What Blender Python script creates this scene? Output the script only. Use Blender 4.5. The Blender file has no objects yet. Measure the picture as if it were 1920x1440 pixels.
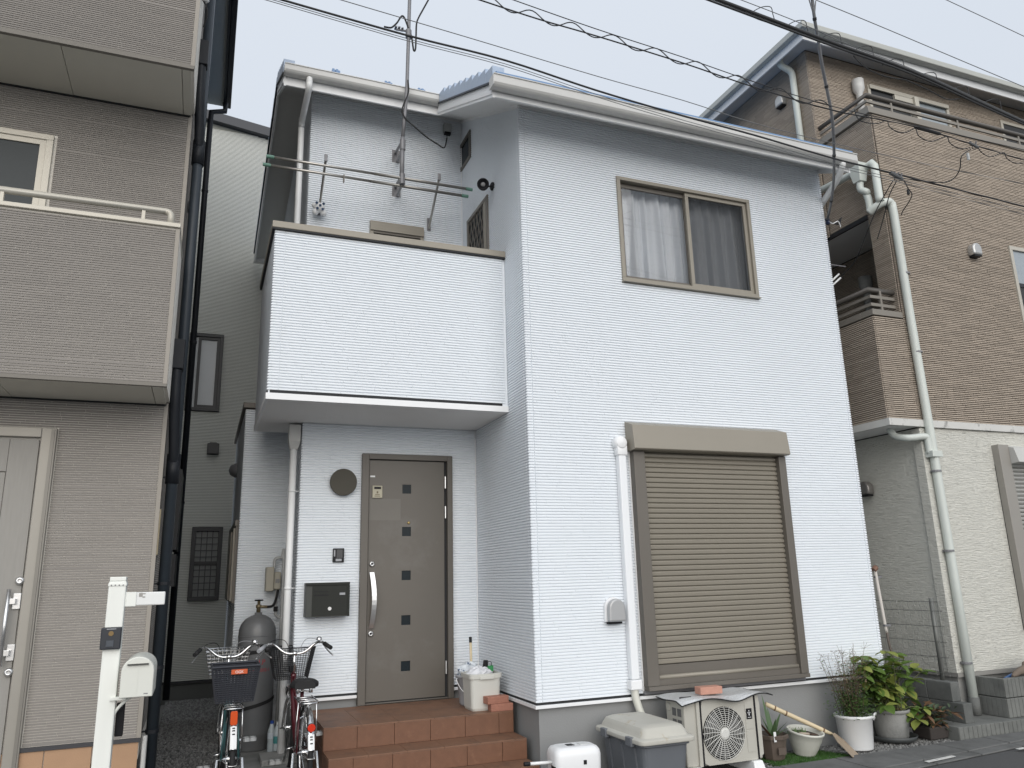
import bpy, math, random
from mathutils import Vector, Matrix
random.seed(7)
sc = bpy.context.scene
col = sc.collection
rad = math.radians

# ------------------------------------------------------------------ camera
CAM = Vector((-2.62036, -6.17896, 1.62414))
YAW, PIT, ROLL, FPX = 0.3815006, 0.2427757, -0.0263290, 1448.28
_f = Vector((math.sin(YAW)*math.cos(PIT), math.cos(YAW)*math.cos(PIT), math.sin(PIT)))
_r0 = Vector((math.cos(YAW), -math.sin(YAW), 0)); _u0 = _r0.cross(_f)
_r = math.cos(ROLL)*_r0 + math.sin(ROLL)*_u0
_u = -math.sin(ROLL)*_r0 + math.cos(ROLL)*_u0
cd = bpy.data.cameras.new('camera'); co = bpy.data.objects.new('camera', cd); col.objects.link(co)
cd.sensor_width = 36; cd.lens = FPX/1920*36; cd.clip_start = .05; cd.clip_end = 3000
co.matrix_world = Matrix(((_r.x, _u.x, -_f.x, CAM.x), (_r.y, _u.y, -_f.y, CAM.y), (_r.z, _u.z, -_f.z, CAM.z), (0, 0, 0, 1)))
sc.camera = co
sc.render.resolution_x = 1024; sc.render.resolution_y = 768

def H(U, V, ax, val):
    """photo pixel -> point on the plane ax = val"""
    d = _f*FPX + _r*(U-960) - _u*(V-720)
    i = 'xyz'.index(ax); t = (val-CAM[i])/d[i]
    return CAM + t*d

# ------------------------------------------------------------------ sky, sun, exposure
SUN_EL, SUN_AZ = rad(22), rad(192)          # azimuth clockwise from +Y
w = bpy.data.worlds.new('World'); sc.world = w; w.use_nodes = True
nt = w.node_tree; nt.nodes.clear()
out = nt.nodes.new('ShaderNodeOutputWorld')
sky = nt.nodes.new('ShaderNodeTexSky'); sky.sky_type = 'NISHITA'; sky.sun_disc = False
sky.sun_elevation = SUN_EL; sky.sun_rotation = SUN_AZ; sky.air_density = 1.0; sky.dust_density = 6.0; sky.ozone_density = 1.0
b1 = nt.nodes.new('ShaderNodeBackground'); b1.inputs[1].default_value = .10
nt.links.new(sky.outputs[0], b1.inputs[0])
tc = nt.nodes.new('ShaderNodeTexCoord'); sx = nt.nodes.new('ShaderNodeSeparateXYZ'); nt.links.new(tc.outputs['Generated'], sx.inputs[0])
mr = nt.nodes.new('ShaderNodeMapRange'); mr.inputs[1].default_value = 0; mr.inputs[2].default_value = 1; mr.inputs[3].default_value = .49; mr.inputs[4].default_value = .64
nt.links.new(sx.outputs[2], mr.inputs[0])
nz = nt.nodes.new('ShaderNodeTexNoise'); nz.inputs['Scale'].default_value = 2.2; nz.inputs['Detail'].default_value = 3
nt.links.new(tc.outputs['Generated'], nz.inputs[0])
cr = nt.nodes.new('ShaderNodeMixRGB'); cr.inputs[1].default_value = (.84, .915, 1.02, 1); cr.inputs[2].default_value = (.90, .95, 1.02, 1)
nt.links.new(nz.outputs[0], cr.inputs[0])
b2 = nt.nodes.new('ShaderNodeBackground'); nt.links.new(cr.outputs[0], b2.inputs[0]); nt.links.new(mr.outputs[0], b2.inputs[1])
mx = nt.nodes.new('ShaderNodeMixShader'); mx.inputs[0].default_value = .88
nt.links.new(b1.outputs[0], mx.inputs[1]); nt.links.new(b2.outputs[0], mx.inputs[2]); nt.links.new(mx.outputs[0], out.inputs[0])

sl = bpy.data.lights.new('sun', 'SUN'); sl.energy = 1.5; sl.angle = rad(80); sl.color = (1, .992, .978)
so = bpy.data.objects.new('sun', sl); col.objects.link(so)
sd = Vector((math.sin(SUN_AZ)*math.cos(SUN_EL), math.cos(SUN_AZ)*math.cos(SUN_EL), math.sin(SUN_EL)))
so.rotation_euler = sd.to_track_quat('Z', 'Y').to_euler(); so.location = (4, -8, 14)
sc.view_settings.view_transform = 'Standard'; sc.view_settings.look = 'None'
sc.view_settings.exposure = .64; sc.view_settings.gamma = 1; sc.view_settings.use_curve_mapping = False

# ------------------------------------------------------------------ materials
MATS = {}
def M(name, c, rough=.6, metal=0., var=.08, vs=4., bump=0., bs=60., stretch=(1, 1, 1), island=0., spec=.5, coat=0., trans=0., c2=None, c2s=2., c2lo=.5, c2hi=.7, bdist=.01):
    if name in MATS: return MATS[name]
    m = bpy.data.materials.new(name); m.use_nodes = True; MATS[name] = m
    n = m.node_tree; p = n.nodes['Principled BSDF']
    p.inputs['Roughness'].default_value = rough; p.inputs['Metallic'].default_value = metal
    p.inputs['Specular IOR Level'].default_value = spec; p.inputs['Coat Weight'].default_value = coat
    tc = n.nodes.new('ShaderNodeTexCoord'); mp = n.nodes.new('ShaderNodeMapping'); mp.inputs['Scale'].default_value = stretch
    n.links.new(tc.outputs['Object'], mp.inputs[0])
    ns = n.nodes.new('ShaderNodeTexNoise'); ns.inputs['Scale'].default_value = vs; ns.inputs['Detail'].default_value = 6; ns.inputs['Roughness'].default_value = .6
    n.links.new(mp.outputs[0], ns.inputs[0])
    mxn = n.nodes.new('ShaderNodeMixRGB')
    mxn.inputs[1].default_value = (*[max(0, x*(1-var)) for x in c], 1); mxn.inputs[2].default_value = (*[min(1, x*(1+var)) for x in c], 1)
    n.links.new(ns.outputs[0], mxn.inputs[0]); cur = mxn.outputs[0]
    if c2:
        n2 = n.nodes.new('ShaderNodeTexNoise'); n2.inputs['Scale'].default_value = c2s; n2.inputs['Detail'].default_value = 8; n2.inputs['Roughness'].default_value = .65
        n.links.new(mp.outputs[0], n2.inputs[0])
        rp = n.nodes.new('ShaderNodeMapRange'); rp.inputs[1].default_value = c2lo; rp.inputs[2].default_value = c2hi; n.links.new(n2.outputs[0], rp.inputs[0])
        m2 = n.nodes.new('ShaderNodeMixRGB'); m2.inputs[2].default_value = (*c2, 1)
        n.links.new(rp.outputs[0], m2.inputs[0]); n.links.new(cur, m2.inputs[1]); cur = m2.outputs[0]
    if island:
        g = n.nodes.new('ShaderNodeNewGeometry'); r2 = n.nodes.new('ShaderNodeMapRange'); r2.inputs[3].default_value = 1-island; r2.inputs[4].default_value = 1+island
        n.links.new(g.outputs['Random Per Island'], r2.inputs[0])
        vm = n.nodes.new('ShaderNodeVectorMath'); vm.operation = 'SCALE'; n.links.new(cur, vm.inputs[0]); n.links.new(r2.outputs[0], vm.inputs['Scale']); cur = vm.outputs[0]
    n.links.new(cur, p.inputs['Base Color'])
    if bump:
        nb = n.nodes.new('ShaderNodeTexNoise'); nb.inputs['Scale'].default_value = bs; nb.inputs['Detail'].default_value = 5
        n.links.new(mp.outputs[0], nb.inputs[0])
        bp = n.nodes.new('ShaderNodeBump'); bp.inputs['Strength'].default_value = min(1, bump); bp.inputs['Distance'].default_value = bdist
        n.links.new(nb.outputs[0], bp.inputs['Height']); n.links.new(bp.outputs[0], p.inputs['Normal'])
    if trans:
        p.inputs['Subsurface Weight'].default_value = 0
        tr = n.nodes.new('ShaderNodeBsdfTranslucent'); n.links.new(cur, tr.inputs[0])
        ms = n.nodes.new('ShaderNodeMixShader'); ms.inputs[0].default_value = trans
        n.links.new(p.outputs[0], ms.inputs[1]); n.links.new(tr.outputs[0], ms.inputs[2]); n.links.new(ms.outputs[0], n.nodes['Material Output'].inputs[0])
    return m

def glassmat(name, ior, tint=(1, 1, 1), extra=0.):
    m = bpy.data.materials.new(name); m.use_nodes = True; n = m.node_tree; n.nodes.clear()
    o = n.nodes.new('ShaderNodeOutputMaterial'); t = n.nodes.new('ShaderNodeBsdfTransparent'); t.inputs[0].default_value = (*tint, 1)
    g = n.nodes.new('ShaderNodeBsdfGlossy'); g.inputs['Roughness'].default_value = .01
    fr = n.nodes.new('ShaderNodeFresnel'); fr.inputs[0].default_value = ior
    ms = n.nodes.new('ShaderNodeMixShader'); n.links.new(fr.outputs[0], ms.inputs[0]); n.links.new(t.outputs[0], ms.inputs[1]); n.links.new(g.outputs[0], ms.inputs[2])
    n.links.new(ms.outputs[0], o.inputs[0]); MATS[name] = m; return m

def screenmat(name, c, dens):
    m = bpy.data.materials.new(name); m.use_nodes = True; n = m.node_tree; n.nodes.clear()
    o = n.nodes.new('ShaderNodeOutputMaterial'); t = n.nodes.new('ShaderNodeBsdfTransparent'); d = n.nodes.new('ShaderNodeBsdfDiffuse'); d.inputs[0].default_value = (*c, 1)
    ms = n.nodes.new('ShaderNodeMixShader'); ms.inputs[0].default_value = dens
    n.links.new(t.outputs[0], ms.inputs[1]); n.links.new(d.outputs[0], ms.inputs[2]); n.links.new(ms.outputs[0], o.inputs[0]); MATS[name] = m; return m

WHITE = M('white_siding_paint', (.765, .803, .842), .55, var=.025, vs=1.5, bump=.12, bs=220)
WTRIM = M('white_trim', (.78, .79, .80), .4, var=.03, vs=3)
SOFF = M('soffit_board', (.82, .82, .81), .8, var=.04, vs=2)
SOFFG = M('verge_soffit', (.62, .62, .60), .8, var=.04, vs=2)  # same paint as the soffit board, shade of the side gap put into its colour
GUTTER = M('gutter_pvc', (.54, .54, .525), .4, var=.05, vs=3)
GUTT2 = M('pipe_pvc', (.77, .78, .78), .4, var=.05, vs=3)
BLUE = M('blue_roof_paint', (.13, .24, .42), .35, var=.1, vs=6)
BLACKL = M('black_joint', (.015, .016, .018), .7)
CAP = M('taupe_aluminium', (.27, .247, .205), .45, metal=.12, var=.05, vs=3)
CAPD = M('bronze_aluminium', (.135, .122, .105), .45, metal=.12, var=.05, vs=5)
DOOR = M('door_steel', (.118, .107, .092), .42, metal=.08, var=.10, vs=2.2, c2=(.155, .147, .135), c2s=1.6, c2lo=.52, c2hi=.75)
DOORF = M('door_frame_metal', (.115, .104, .09), .45, metal=.08, var=.05)
SILVER = M('brushed_silver', (.62, .62, .62), .3, metal=.9, var=.05, vs=20)
CHROME = M('chrome', (.72, .72, .72), .14, metal=1., var=.05, vs=20)
STEELD = M('galvanised_steel', (.19, .19, .20), .5, metal=.2, var=.15, vs=12)
DGLASS = M('dark_glass', (.018, .024, .028), .2, var=.1, vs=2, spec=.12)
FGLASS = M('frosted_glass', (.36, .38, .40), .25, var=.06, vs=1.5)
FOUND = M('grey_foundation_paint', (.25, .255, .255), .75, var=.06, vs=2.5, bump=.15, bs=90, c2=(.205, .21, .21), c2s=1.3, c2lo=.55, c2hi=.8)
CONC = M('concrete', (.25, .25, .24), .9, var=.18, vs=6, bump=.4, bs=70, c2=(.12, .125, .12), c2s=2.2, c2lo=.45, c2hi=.75)
CONCD = M('dark_concrete_block', (.135, .14, .135), .9, var=.2, vs=7, bump=.5, bs=80, c2=(.07, .075, .07), c2s=2.5, c2lo=.45, c2hi=.72)
TILE = M('terracotta_tile', (.155, .073, .041), .5, var=.25, vs=16, bump=.1, bs=120, c2=(.19, .095, .055), c2s=22, c2lo=.58, c2hi=.72)
TILE2 = M('terracotta_tread', (.185, .097, .058), .6, var=.22, vs=9, bump=.1, bs=120, c2=(.10, .06, .042), c2s=5, c2lo=.5, c2hi=.75)
GROUT = M('tile_grout', (.12, .085, .065), .9)
TANT = M('tan_base_tile', (.40, .245, .145), .6, var=.1, vs=6, bump=.1, bs=90)
TAUPE = M('taupe_brick_siding', (.25, .232, .214), .85, var=.05, vs=5, island=.05)
TGROUT = M('pale_siding_joint', (.72, .69, .63), .85, var=.04)
BROWN = M('brown_brick_siding', (.40, .342, .282), .85, var=.08, vs=8, island=.13)
BRGRV = M('brown_siding_groove', (.06, .047, .038), .9)
IVORY = M('ivory_rough_siding', (.64, .635, .58), .8, var=.06, vs=5, stretch=(1.6, 1.6, 24), bump=1., bs=7., bdist=.02)
BACKW = M('sage_white_siding', (.60, .605, .565), .8, var=.06, vs=2)
BACKG = M('sage_siding_groove', (.24, .245, .22), .9)
BLKF = M('black_window_frame', (.012, .013, .016), .4)
PIPED = M('slate_downpipe', (.028, .036, .045), .45, var=.15, vs=8, spec=.35)
PIPEK = M('black_downpipe', (.011, .013, .017), .5, var=.15, vs=8, spec=.3)
LBEIGE = M('beige_soffit_panel', (.62, .60, .53), .85, var=.05, vs=2)
LRAIL = M('champagne_rail', (.47, .445, .385), .4, metal=.15, var=.05)
LDOOR = M('grey_oak_door', (.27, .26, .24), .5, var=.12, vs=7, stretch=(8, 8, .7))
ASPH = M('asphalt', (.078, .079, .081), .9, var=.3, vs=90, bump=.5, bs=260, c2=(.08, .08, .08), c2s=2, c2lo=.5, c2hi=.8)
GUTS = M('concrete_gutter_slab', (.135, .137, .135), .9, var=.2, vs=14, bump=.35, bs=130, c2=(.085, .087, .085), c2s=3, c2lo=.45, c2hi=.7)
EARTH = M('dark_soil', (.05, .043, .035), .95, var=.3, vs=20, bump=.6, bs=60)
GRAV = M('grey_gravel', (.17, .17, .165), .9, island=.45, var=.2, vs=10)
BLKPL = M('black_plastic', (.011, .011, .013), .5, spec=.25)
BLKRB = M('black_rubber', (.012, .012, .013), .75)
WPL = M('white_plastic', (.76, .77, .77), .4, var=.03)
GREYPL = M('grey_plastic', (.33, .34, .36), .45, var=.06)
IVPL = M('ivory_plastic', (.60, .60, .54), .4, var=.05)
RED = M('red_reflector', (.55, .03, .01), .2, var=.1)
LEAF = M('hydrangea_leaf', (.12, .20, .042), .5, var=.35, vs=9, trans=.25)
LEAFY = M('yellow_green_leaf', (.27, .31, .075), .5, var=.3, vs=9, trans=.25)
LEAFD = M('shrub_leaf', (.08, .14, .04), .55, island=.4, trans=.2)
LEAFB = M('dry_brown_leaf', (.13, .07, .035), .7, island=.4)
STEM = M('brown_stem', (.10, .07, .045), .8, var=.2)
BRICK = M('clay_brick', (.33, .15, .105), .85, var=.2, vs=30, bump=.4, bs=90)
BAMBOO = M('pale_bamboo', (.60, .50, .33), .5, var=.15, vs=6, stretch=(1, 1, 1))
GLASS = glassmat('window_glass', 1.65)
SCREEN = screenmat('insect_screen', (.05, .052, .055), .48)

# ------------------------------------------------------------------ mesh helpers
class MB:
    def __init__(s): s.v = []; s.f = []
    def quad(s, a, b, c, d):
        i = len(s.v); s.v += [tuple(a), tuple(b), tuple(c), tuple(d)]; s.f.append((i, i+1, i+2, i+3)); return s
    def poly(s, pts):
        i = len(s.v); s.v += [tuple(p) for p in pts]; s.f.append(tuple(range(i, i+len(pts)))); return s
    def hexa(s, p):          # 8 points: bottom 4 ccw, top 4 ccw
        i = len(s.v); s.v += [tuple(q) for q in p]
        for q in ((3, 2, 1, 0), (4, 5, 6, 7), (0, 1, 5, 4), (1, 2, 6, 5), (2, 3, 7, 6), (3, 0, 4, 7)): s.f.append(tuple(i+k for k in q))
        return s
    def box(s, x0, x1, y0, y1, z0, z1):
        return s.hexa([(x0, y0, z0), (x1, y0, z0), (x1, y1, z0), (x0, y1, z0), (x0, y0, z1), (x1, y0, z1), (x1, y1, z1), (x0, y1, z1)])
    def pbox(s, fr, a0, a1, z0, z1, d0, d1):
        P = fr.P
        return s.hexa([P(a0, z0, d1), P(a1, z0, d1), P(a1, z0, d0), P(a0, z0, d0), P(a0, z1, d1), P(a1, z1, d1), P(a1, z1, d0), P(a0, z1, d0)])
    def prism(s, poly, ext):     # poly list of 3D points, extruded by vector ext
        n = len(poly); i = len(s.v); e = Vector(ext)
        s.v += [tuple(p) for p in poly] + [tuple(Vector(p)+e) for p in poly]
        s.f.append(tuple(range(i+n-1, i-1, -1))); s.f.append(tuple(range(i+n, i+2*n)))
        for k in range(n): s.f.append((i+k, i+(k+1) % n, i+n+(k+1) % n, i+n+k))
        return s
    def tube(s, pts, r, seg=8, caps=True):
        pts = [Vector(p) for p in pts]; n = len(pts)
        rs = r if isinstance(r, (list, tuple)) else [r]*n
        t = (pts[1]-pts[0]).normalized(); up = Vector((0, 0, 1)) if abs(t.z) < .9 else Vector((1, 0, 0))
        a = t.cross(up).normalized(); base = len(s.v)
        for k in range(n):
            t = (pts[min(k+1, n-1)]-pts[max(k-1, 0)]).normalized()
            a = (a - t*a.dot(t)).normalized(); b = t.cross(a)
            for j in range(seg):
                q = 2*math.pi*j/seg; s.v.append(tuple(pts[k]+(a*math.cos(q)+b*math.sin(q))*rs[k]))
        for k in range(n-1):
            for j in range(seg):
                s.f.append((base+k*seg+j, base+k*seg+(j+1) % seg, base+(k+1)*seg+(j+1) % seg, base+(k+1)*seg+j))
        if caps:
            s.f.append(tuple(base+j for j in range(seg-1, -1, -1))); s.f.append(tuple(base+(n-1)*seg+j for j in range(seg)))
        return s
    def lathe(s, prof, c=(0, 0, 0), seg=24, axis=None, closed=False):
        """prof: (radius, height); axis: unit vector of the height direction"""
        ax = Vector(axis or (0, 0, 1)); a = ax.cross(Vector((1, 0, 0)) if abs(ax.x) < .9 else Vector((0, 1, 0))).normalized(); b = ax.cross(a)
        base = len(s.v); c = Vector(c); n = len(prof)
        for r, h in prof:
            for j in range(seg):
                q = 2*math.pi*j/seg; s.v.append(tuple(c+ax*h+(a*math.cos(q)+b*math.sin(q))*r))
        for k in range(n-1):
            for j in range(seg):
                s.f.append((base+k*seg+j, base+k*seg+(j+1) % seg, base+(k+1)*seg+(j+1) % seg, base+(k+1)*seg+j))
        if prof[0][0] > 1e-6: s.f.append(tuple(base+j for j in range(seg-1, -1, -1)))
        if prof[-1][0] > 1e-6: s.f.append(tuple(base+(n-1)*seg+j for j in range(seg)))
        return s
    def torus(s, c, R, r, axis=(0, 0, 1), seg=32, rs=6, a0=0, a1=2*math.pi):
        ax = Vector(axis).normalized(); a = ax.cross(Vector((1, 0, 0)) if abs(ax.x) < .9 else Vector((0, 1, 0))).normalized(); b = ax.cross(a); c = Vector(c)
        full = abs(a1-a0-2*math.pi) < 1e-6; n = seg if full else seg+1; base = len(s.v)
        for k in range(n):
            q = a0+(a1-a0)*k/seg; d = a*math.cos(q)+b*math.sin(q)
            for j in range(rs):
                p = 2*math.pi*j/rs; s.v.append(tuple(c+d*(R+r*math.cos(p))+ax*r*math.sin(p)))
        for k in range(n if full else n-1):
            k2 = (k+1) % n
            for j in range(rs): s.f.append((base+k*rs+j, base+k*rs+(j+1) % rs, base+k2*rs+(j+1) % rs, base+k2*rs+j))
        return s

WLOC = {}
def obj(name, mb, mat, parent=None, smooth=False, bevel=0., kind=None, label=None):
    off = WLOC.get(parent.name, (0, 0, 0)) if parent else (0, 0, 0)
    me = bpy.data.meshes.new(name)
    me.from_pydata([(v[0]-off[0], v[1]-off[1], v[2]-off[2]) for v in mb.v], [], mb.f); me.update()
    if smooth:
        for p in me.polygons: p.use_smooth = len(p.vertices) < 5
    me.materials.append(mat)
    o = bpy.data.objects.new(name, me); col.objects.link(o)
    if parent: o.parent = parent; WLOC[o.name] = off
    if bevel:
        b = o.modifiers.new('bevel', 'BEVEL'); b.width = bevel; b.segments = 2; b.limit_method = 'ANGLE'
    if kind: o['kind'] = kind
    if label: o['label'] = label
    return o
def tag(o, label, cat, group=None):
    o['label'] = label; o['category'] = cat
    if group: o['group'] = group
    return o
def thing(name, label, cat, loc=(0, 0, 0), group=None, local=False):
    o = bpy.data.objects.new(name, None); col.objects.link(o); o.location = loc; o.empty_display_size = .1
    WLOC[o.name] = (0, 0, 0) if local else tuple(loc)
    return tag(o, label, cat, group)
class Fr:
    def __init__(s, o, u, n): s.o = Vector((o[0], o[1], 0)); s.u = Vector((u[0], u[1], 0)); s.n = Vector((n[0], n[1], 0))
    def P(s, a, z, d=0): q = s.o+s.u*a+s.n*d; return (q.x, q.y, z)
    def px(s, U, V, d=0):
        if abs(s.n.y) > .5: p = H(U, V, 'y', s.o.y+s.n.y*d)
        else: p = H(U, V, 'x', s.o.x+s.n.x*d)
        return ((p-s.o).dot(s.u), p.z)
def siding(mb, fr, a0, a1, z0, z1, holes=(), pitch=.0253, gap=.004, d=.006, bev=.003, lmin=.15, lmax=.36, vgap=.003, top=None, wide=0., d0=0., jit=0., btop=None, bend=None):
    """rows of separate boards with staggered ends on a wall; top(a) limits the height"""
    z = z0
    while z < z1-1e-4:
        h = pitch*(1.45 if wide and random.random() < wide else 1.)
        za, zb = z, min(z+h-gap, z1); z += h
        if zb-za < .006: continue
        segs = [(a0, a1)]
        if top:
            ok = [a0+(a1-a0)*k/80 for k in range(81) if top(a0+(a1-a0)*k/80) >= zb]
            if not ok: continue
            segs = [(min(ok), max(ok))]
        for hx0, hx1, hz0, hz1 in holes:
            if (za+zb)/2 > hz0 and (za+zb)/2 < hz1:
                ns = []
                for p, q in segs:
                    if hx1 <= p or hx0 >= q: ns.append((p, q)); continue
                    if hx0 > p: ns.append((p, hx0))
                    if hx1 < q: ns.append((hx1, q))
                segs = ns
        for p, q in segs:
            a = p - random.random()*lmax
            while a < q:
                b = a+random.uniform(lmin, lmax); s0, s1 = max(a, p), min(b-vgap, q); a = b
                if s1-s0 < .004: continue
                dd = d*(1+random.uniform(-jit, jit))
                be = min(bev if bend is None else bend, (s1-s0)*.3); bt = bev if btop is None else btop; i = len(mb.v); P = fr.P
                mb.v += [P(s0, za, d0), P(s1, za, d0), P(s1, zb, d0), P(s0, zb, d0), P(s0+be, za+bev, d0+dd), P(s1-be, za+bev, d0+dd), P(s1-be, zb-bt, d0+dd), P(s0+be, zb-bt, d0+dd)]
                for k in ((4, 5, 6, 7), (0, 1, 5, 4), (1, 2, 6, 5), (2, 3, 7, 6), (3, 0, 4, 7)): mb.f.append(tuple(i+t for t in k))
    return mb
def slab_holes(mb, fr, a0, a1, z0, z1, d0, d1, holes):
    """solid wall slab from depth d0 (front) to d1 (negative = inside) with rectangular holes"""
    xs = sorted({a0, a1, *[h[0] for h in holes], *[h[1] for h in holes]})
    for xa, xb in zip(xs[:-1], xs[1:]):
        cut = sorted([(h[2], h[3]) for h in holes if h[0] <= xa+1e-6 and h[1] >= xb-1e-6]); z = z0
        for c0, c1 in cut:
            if c0 > z: mb.pbox(fr, xa, xb, z, c0, d1, d0)
            z = c1
        if z < z1: mb.pbox(fr, xa, xb, z, z1, d1, d0)
    return mb
def frame4(mb, fr, a0, a1, z0, z1, wd, d0, d1):
    mb.pbox(fr, a0, a1, z1-wd, z1, d0, d1); mb.pbox(fr, a0, a1, z0, z0+wd, d0, d1)
    mb.pbox(fr, a0, a0+wd, z0+wd, z1-wd, d0, d1); mb.pbox(fr, a1-wd, a1, z0+wd, z1-wd, d0, d1); return mb
def arc(c, r, q0, q1, n, ax1, ax2):
    c = Vector(c); return [c+Vector(ax1)*r*math.cos(q0+(q1-q0)*k/n)+Vector(ax2)*r*math.sin(q0+(q1-q0)*k/n) for k in range(n+1)]
def smoothpath(pts, n=6):
    pts = [Vector(p) for p in pts]; o = []
    for i in range(len(pts)-1):
        p0 = pts[max(i-1, 0)]; p1 = pts[i]; p2 = pts[i+1]; p3 = pts[min(i+2, len(pts)-1)]
        for k in range(n):
            t = k/n; o.append(.5*((2*p1)+(p2-p0)*t+(2*p0-5*p1+4*p2-p3)*t*t+(3*p1-p0-3*p2+p3)*t**3))
    o.append(pts[-1]); return o

# ================================================================== SETTING
def ground():
    g = MB(); g.quad((-300, -300, -.004), (300, -300, -.004), (300, 300, -.004), (-300, 300, -.004))
    o = obj('ground', g, M('packed_earth', (.20, .195, .185), .95, var=.3, vs=30, bump=.5, bs=120), kind='structure')
    # road: far edge runs slightly towards the houses on the right
    r = MB(); e = lambda x: -.966+(x-3.04)*.10
    r.poly([(-40, -7.5, 0), (40, -7.5, 0), (40, -.37, 0), (9, -.37, 0), (-6, e(-6), 0), (-40, e(-6), 0)])
    obj('road', r, ASPH, kind='structure')
    # concrete gutter slabs between road and plots, each slab its own piece
    root = obj('gutter_strip', MB().poly([(-6, e(-6), .004), (9, -.37, .004), (9, -.40, .004), (9, .05, .004), (-1.7, .05, .004), (-6, -.3, .004)]), M('mortar_bed', (.07, .07, .068), .95), kind='structure')
    x = -5.2
    while x < 8.4:
        x2 = x+.6
        y0a, y0b = e(x), e(x2)
        b = MB(); s = .006; zt = .022+random.uniform(-.002, .002); yk = -.43
        b.hexa([(x+s, y0a+.13, .002), (x2-s, y0b+.13, .002), (x2-s, yk, .002), (x+s, yk, .002), (x+s, y0a+.13, zt), (x2-s, y0b+.13, zt), (x2-s, yk, zt), (x+s, yk, zt)])
        obj('gutter_slab', b, GUTS, root, bevel=.006)
        b = MB(); zt2 = .016
        b.hexa([(x+s, y0a, .002), (x2-s, y0b, .002), (x2-s, y0b+.12, .002), (x+s, y0a+.12, .002), (x+s, y0a, zt2), (x2-s, y0b, zt2), (x2-s, y0b+.12, zt2), (x+s, y0a+.12, zt2)])
        obj('edge_slab', b, GUTS, root, bevel=.006)
        x = x2
    # painted mark
    a = H(1737, 1428, 'z', .026); b_ = H(1788, 1417, 'z', .026)
    mk = MB(); mk.hexa([(a.x, a.y-.02, .0225), (b_.x, b_.y-.02, .0225), (b_.x, b_.y+.02, .0225), (a.x, a.y+.02, .0225), (a.x, a.y-.02, .026), (b_.x, b_.y-.02, .026), (b_.x, b_.y+.02, .026), (a.x, a.y+.02, .026)])
    obj('paint_mark', mk, M('worn_white_paint', (.62, .62, .60), .8, c2=(.3, .3, .3), c2s=30, var=.1), root)
    a = H(1908, 1404, 'z', .026)
    mk = MB(); mk.box(a.x, a.x+.4, a.y-.015, a.y+.02, .0225, .026); obj('paint_mark', mk, MATS['worn_white_paint'], root)
    # yard in the gap on the left, gravel on it
    y = MB(); y.box(-2.93, -1.66, -.30, 6.28, 0, .05); obj('side_yard', y, M('yard_bed', (.07, .07, .068), .95, var=.3, vs=25, bump=.5, bs=80), kind='structure')
    gv = MB()
    def stones(n, x0, x1, y0, y1, z, s0, s1):
        for _ in range(n):
            x, y_ = random.uniform(x0, x1), random.uniform(y0, y1); s = random.uniform(s0, s1); q = random.random()*6.28
            P = []
            for k in range(5):
                t = q+k*1.2566; rr = s*random.uniform(.6, 1); P.append((x+rr*math.cos(t), y_+rr*math.sin(t), z))
            i = len(gv.v); gv.v += P + [(x+random.uniform(-.3, .3)*s, y_+random.uniform(-.3, .3)*s, z+s*random.uniform(.5, .95))]
            for k in range(5): gv.f.append((i+k, i+(k+1) % 5, i+5))
    stones(14000, -2.92, -1.67, .6, 6.2, .05, .010, .024)
    obj('yard_gravel', gv, GRAV, kind='stuff')['label'] = 'loose grey gravel covering the side yard'
    gv = MB(); stones(2600, 1.8, 4.1, -.42, .0, .004, .008, .022)
    obj('strip_gravel', gv, GRAV, kind='stuff')['label'] = 'grey pebbles under the potted plants'
    pd = MB(); pd.box(-2.30, -1.64, .75, 2.28, .05, .10); obj('cylinder_pad', pd, CONC, kind='structure')
    # paved forecourt in front of the neighbour on the left
    fc = MB(); fc.box(-7, -2.93, -.62, .5, 0, .03); obj('forecourt', fc, CONC, kind='structure')
ground()

# ================================================================== WHITE HOUSE
FM = Fr((0, 0), (1, 0), (0, -1)); FSd = Fr((0, 0), (0, 1), (-1, 0))
D1, D2, DB, XL, W, XB = 1.422, 1.786, .462, -1.771, 3.741, -2.182
FD = Fr((0, D1), (1, 0), (0, -1)); FR = Fr((0, D2), (1, 0), (0, -1)); FB = Fr((0, DB), (1, 0), (0, -1))
FLW = Fr((XL, 0), (0, 1), (-1, 0)); FBL = Fr((XB, 0), (0, 1), (-1, 0))
ZS = lambda y: 6.105+.51*y if y < 2.35 else 7.3035-.175*(y-2.35)
SB = .601
wh = thing('white_house', 'two-storey white house with ribbed siding, blue roof edge and brown front door', 'house', (1, 3, 0))
WIN = (1.048, 2.683, 4.391, 5.520); SHU = (1.003, 2.732, .671, 2.939)
WK = dict(d=.011, gap=.0048, bev=.0008, btop=.0070, bend=.0005, vgap=.0010)
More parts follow.
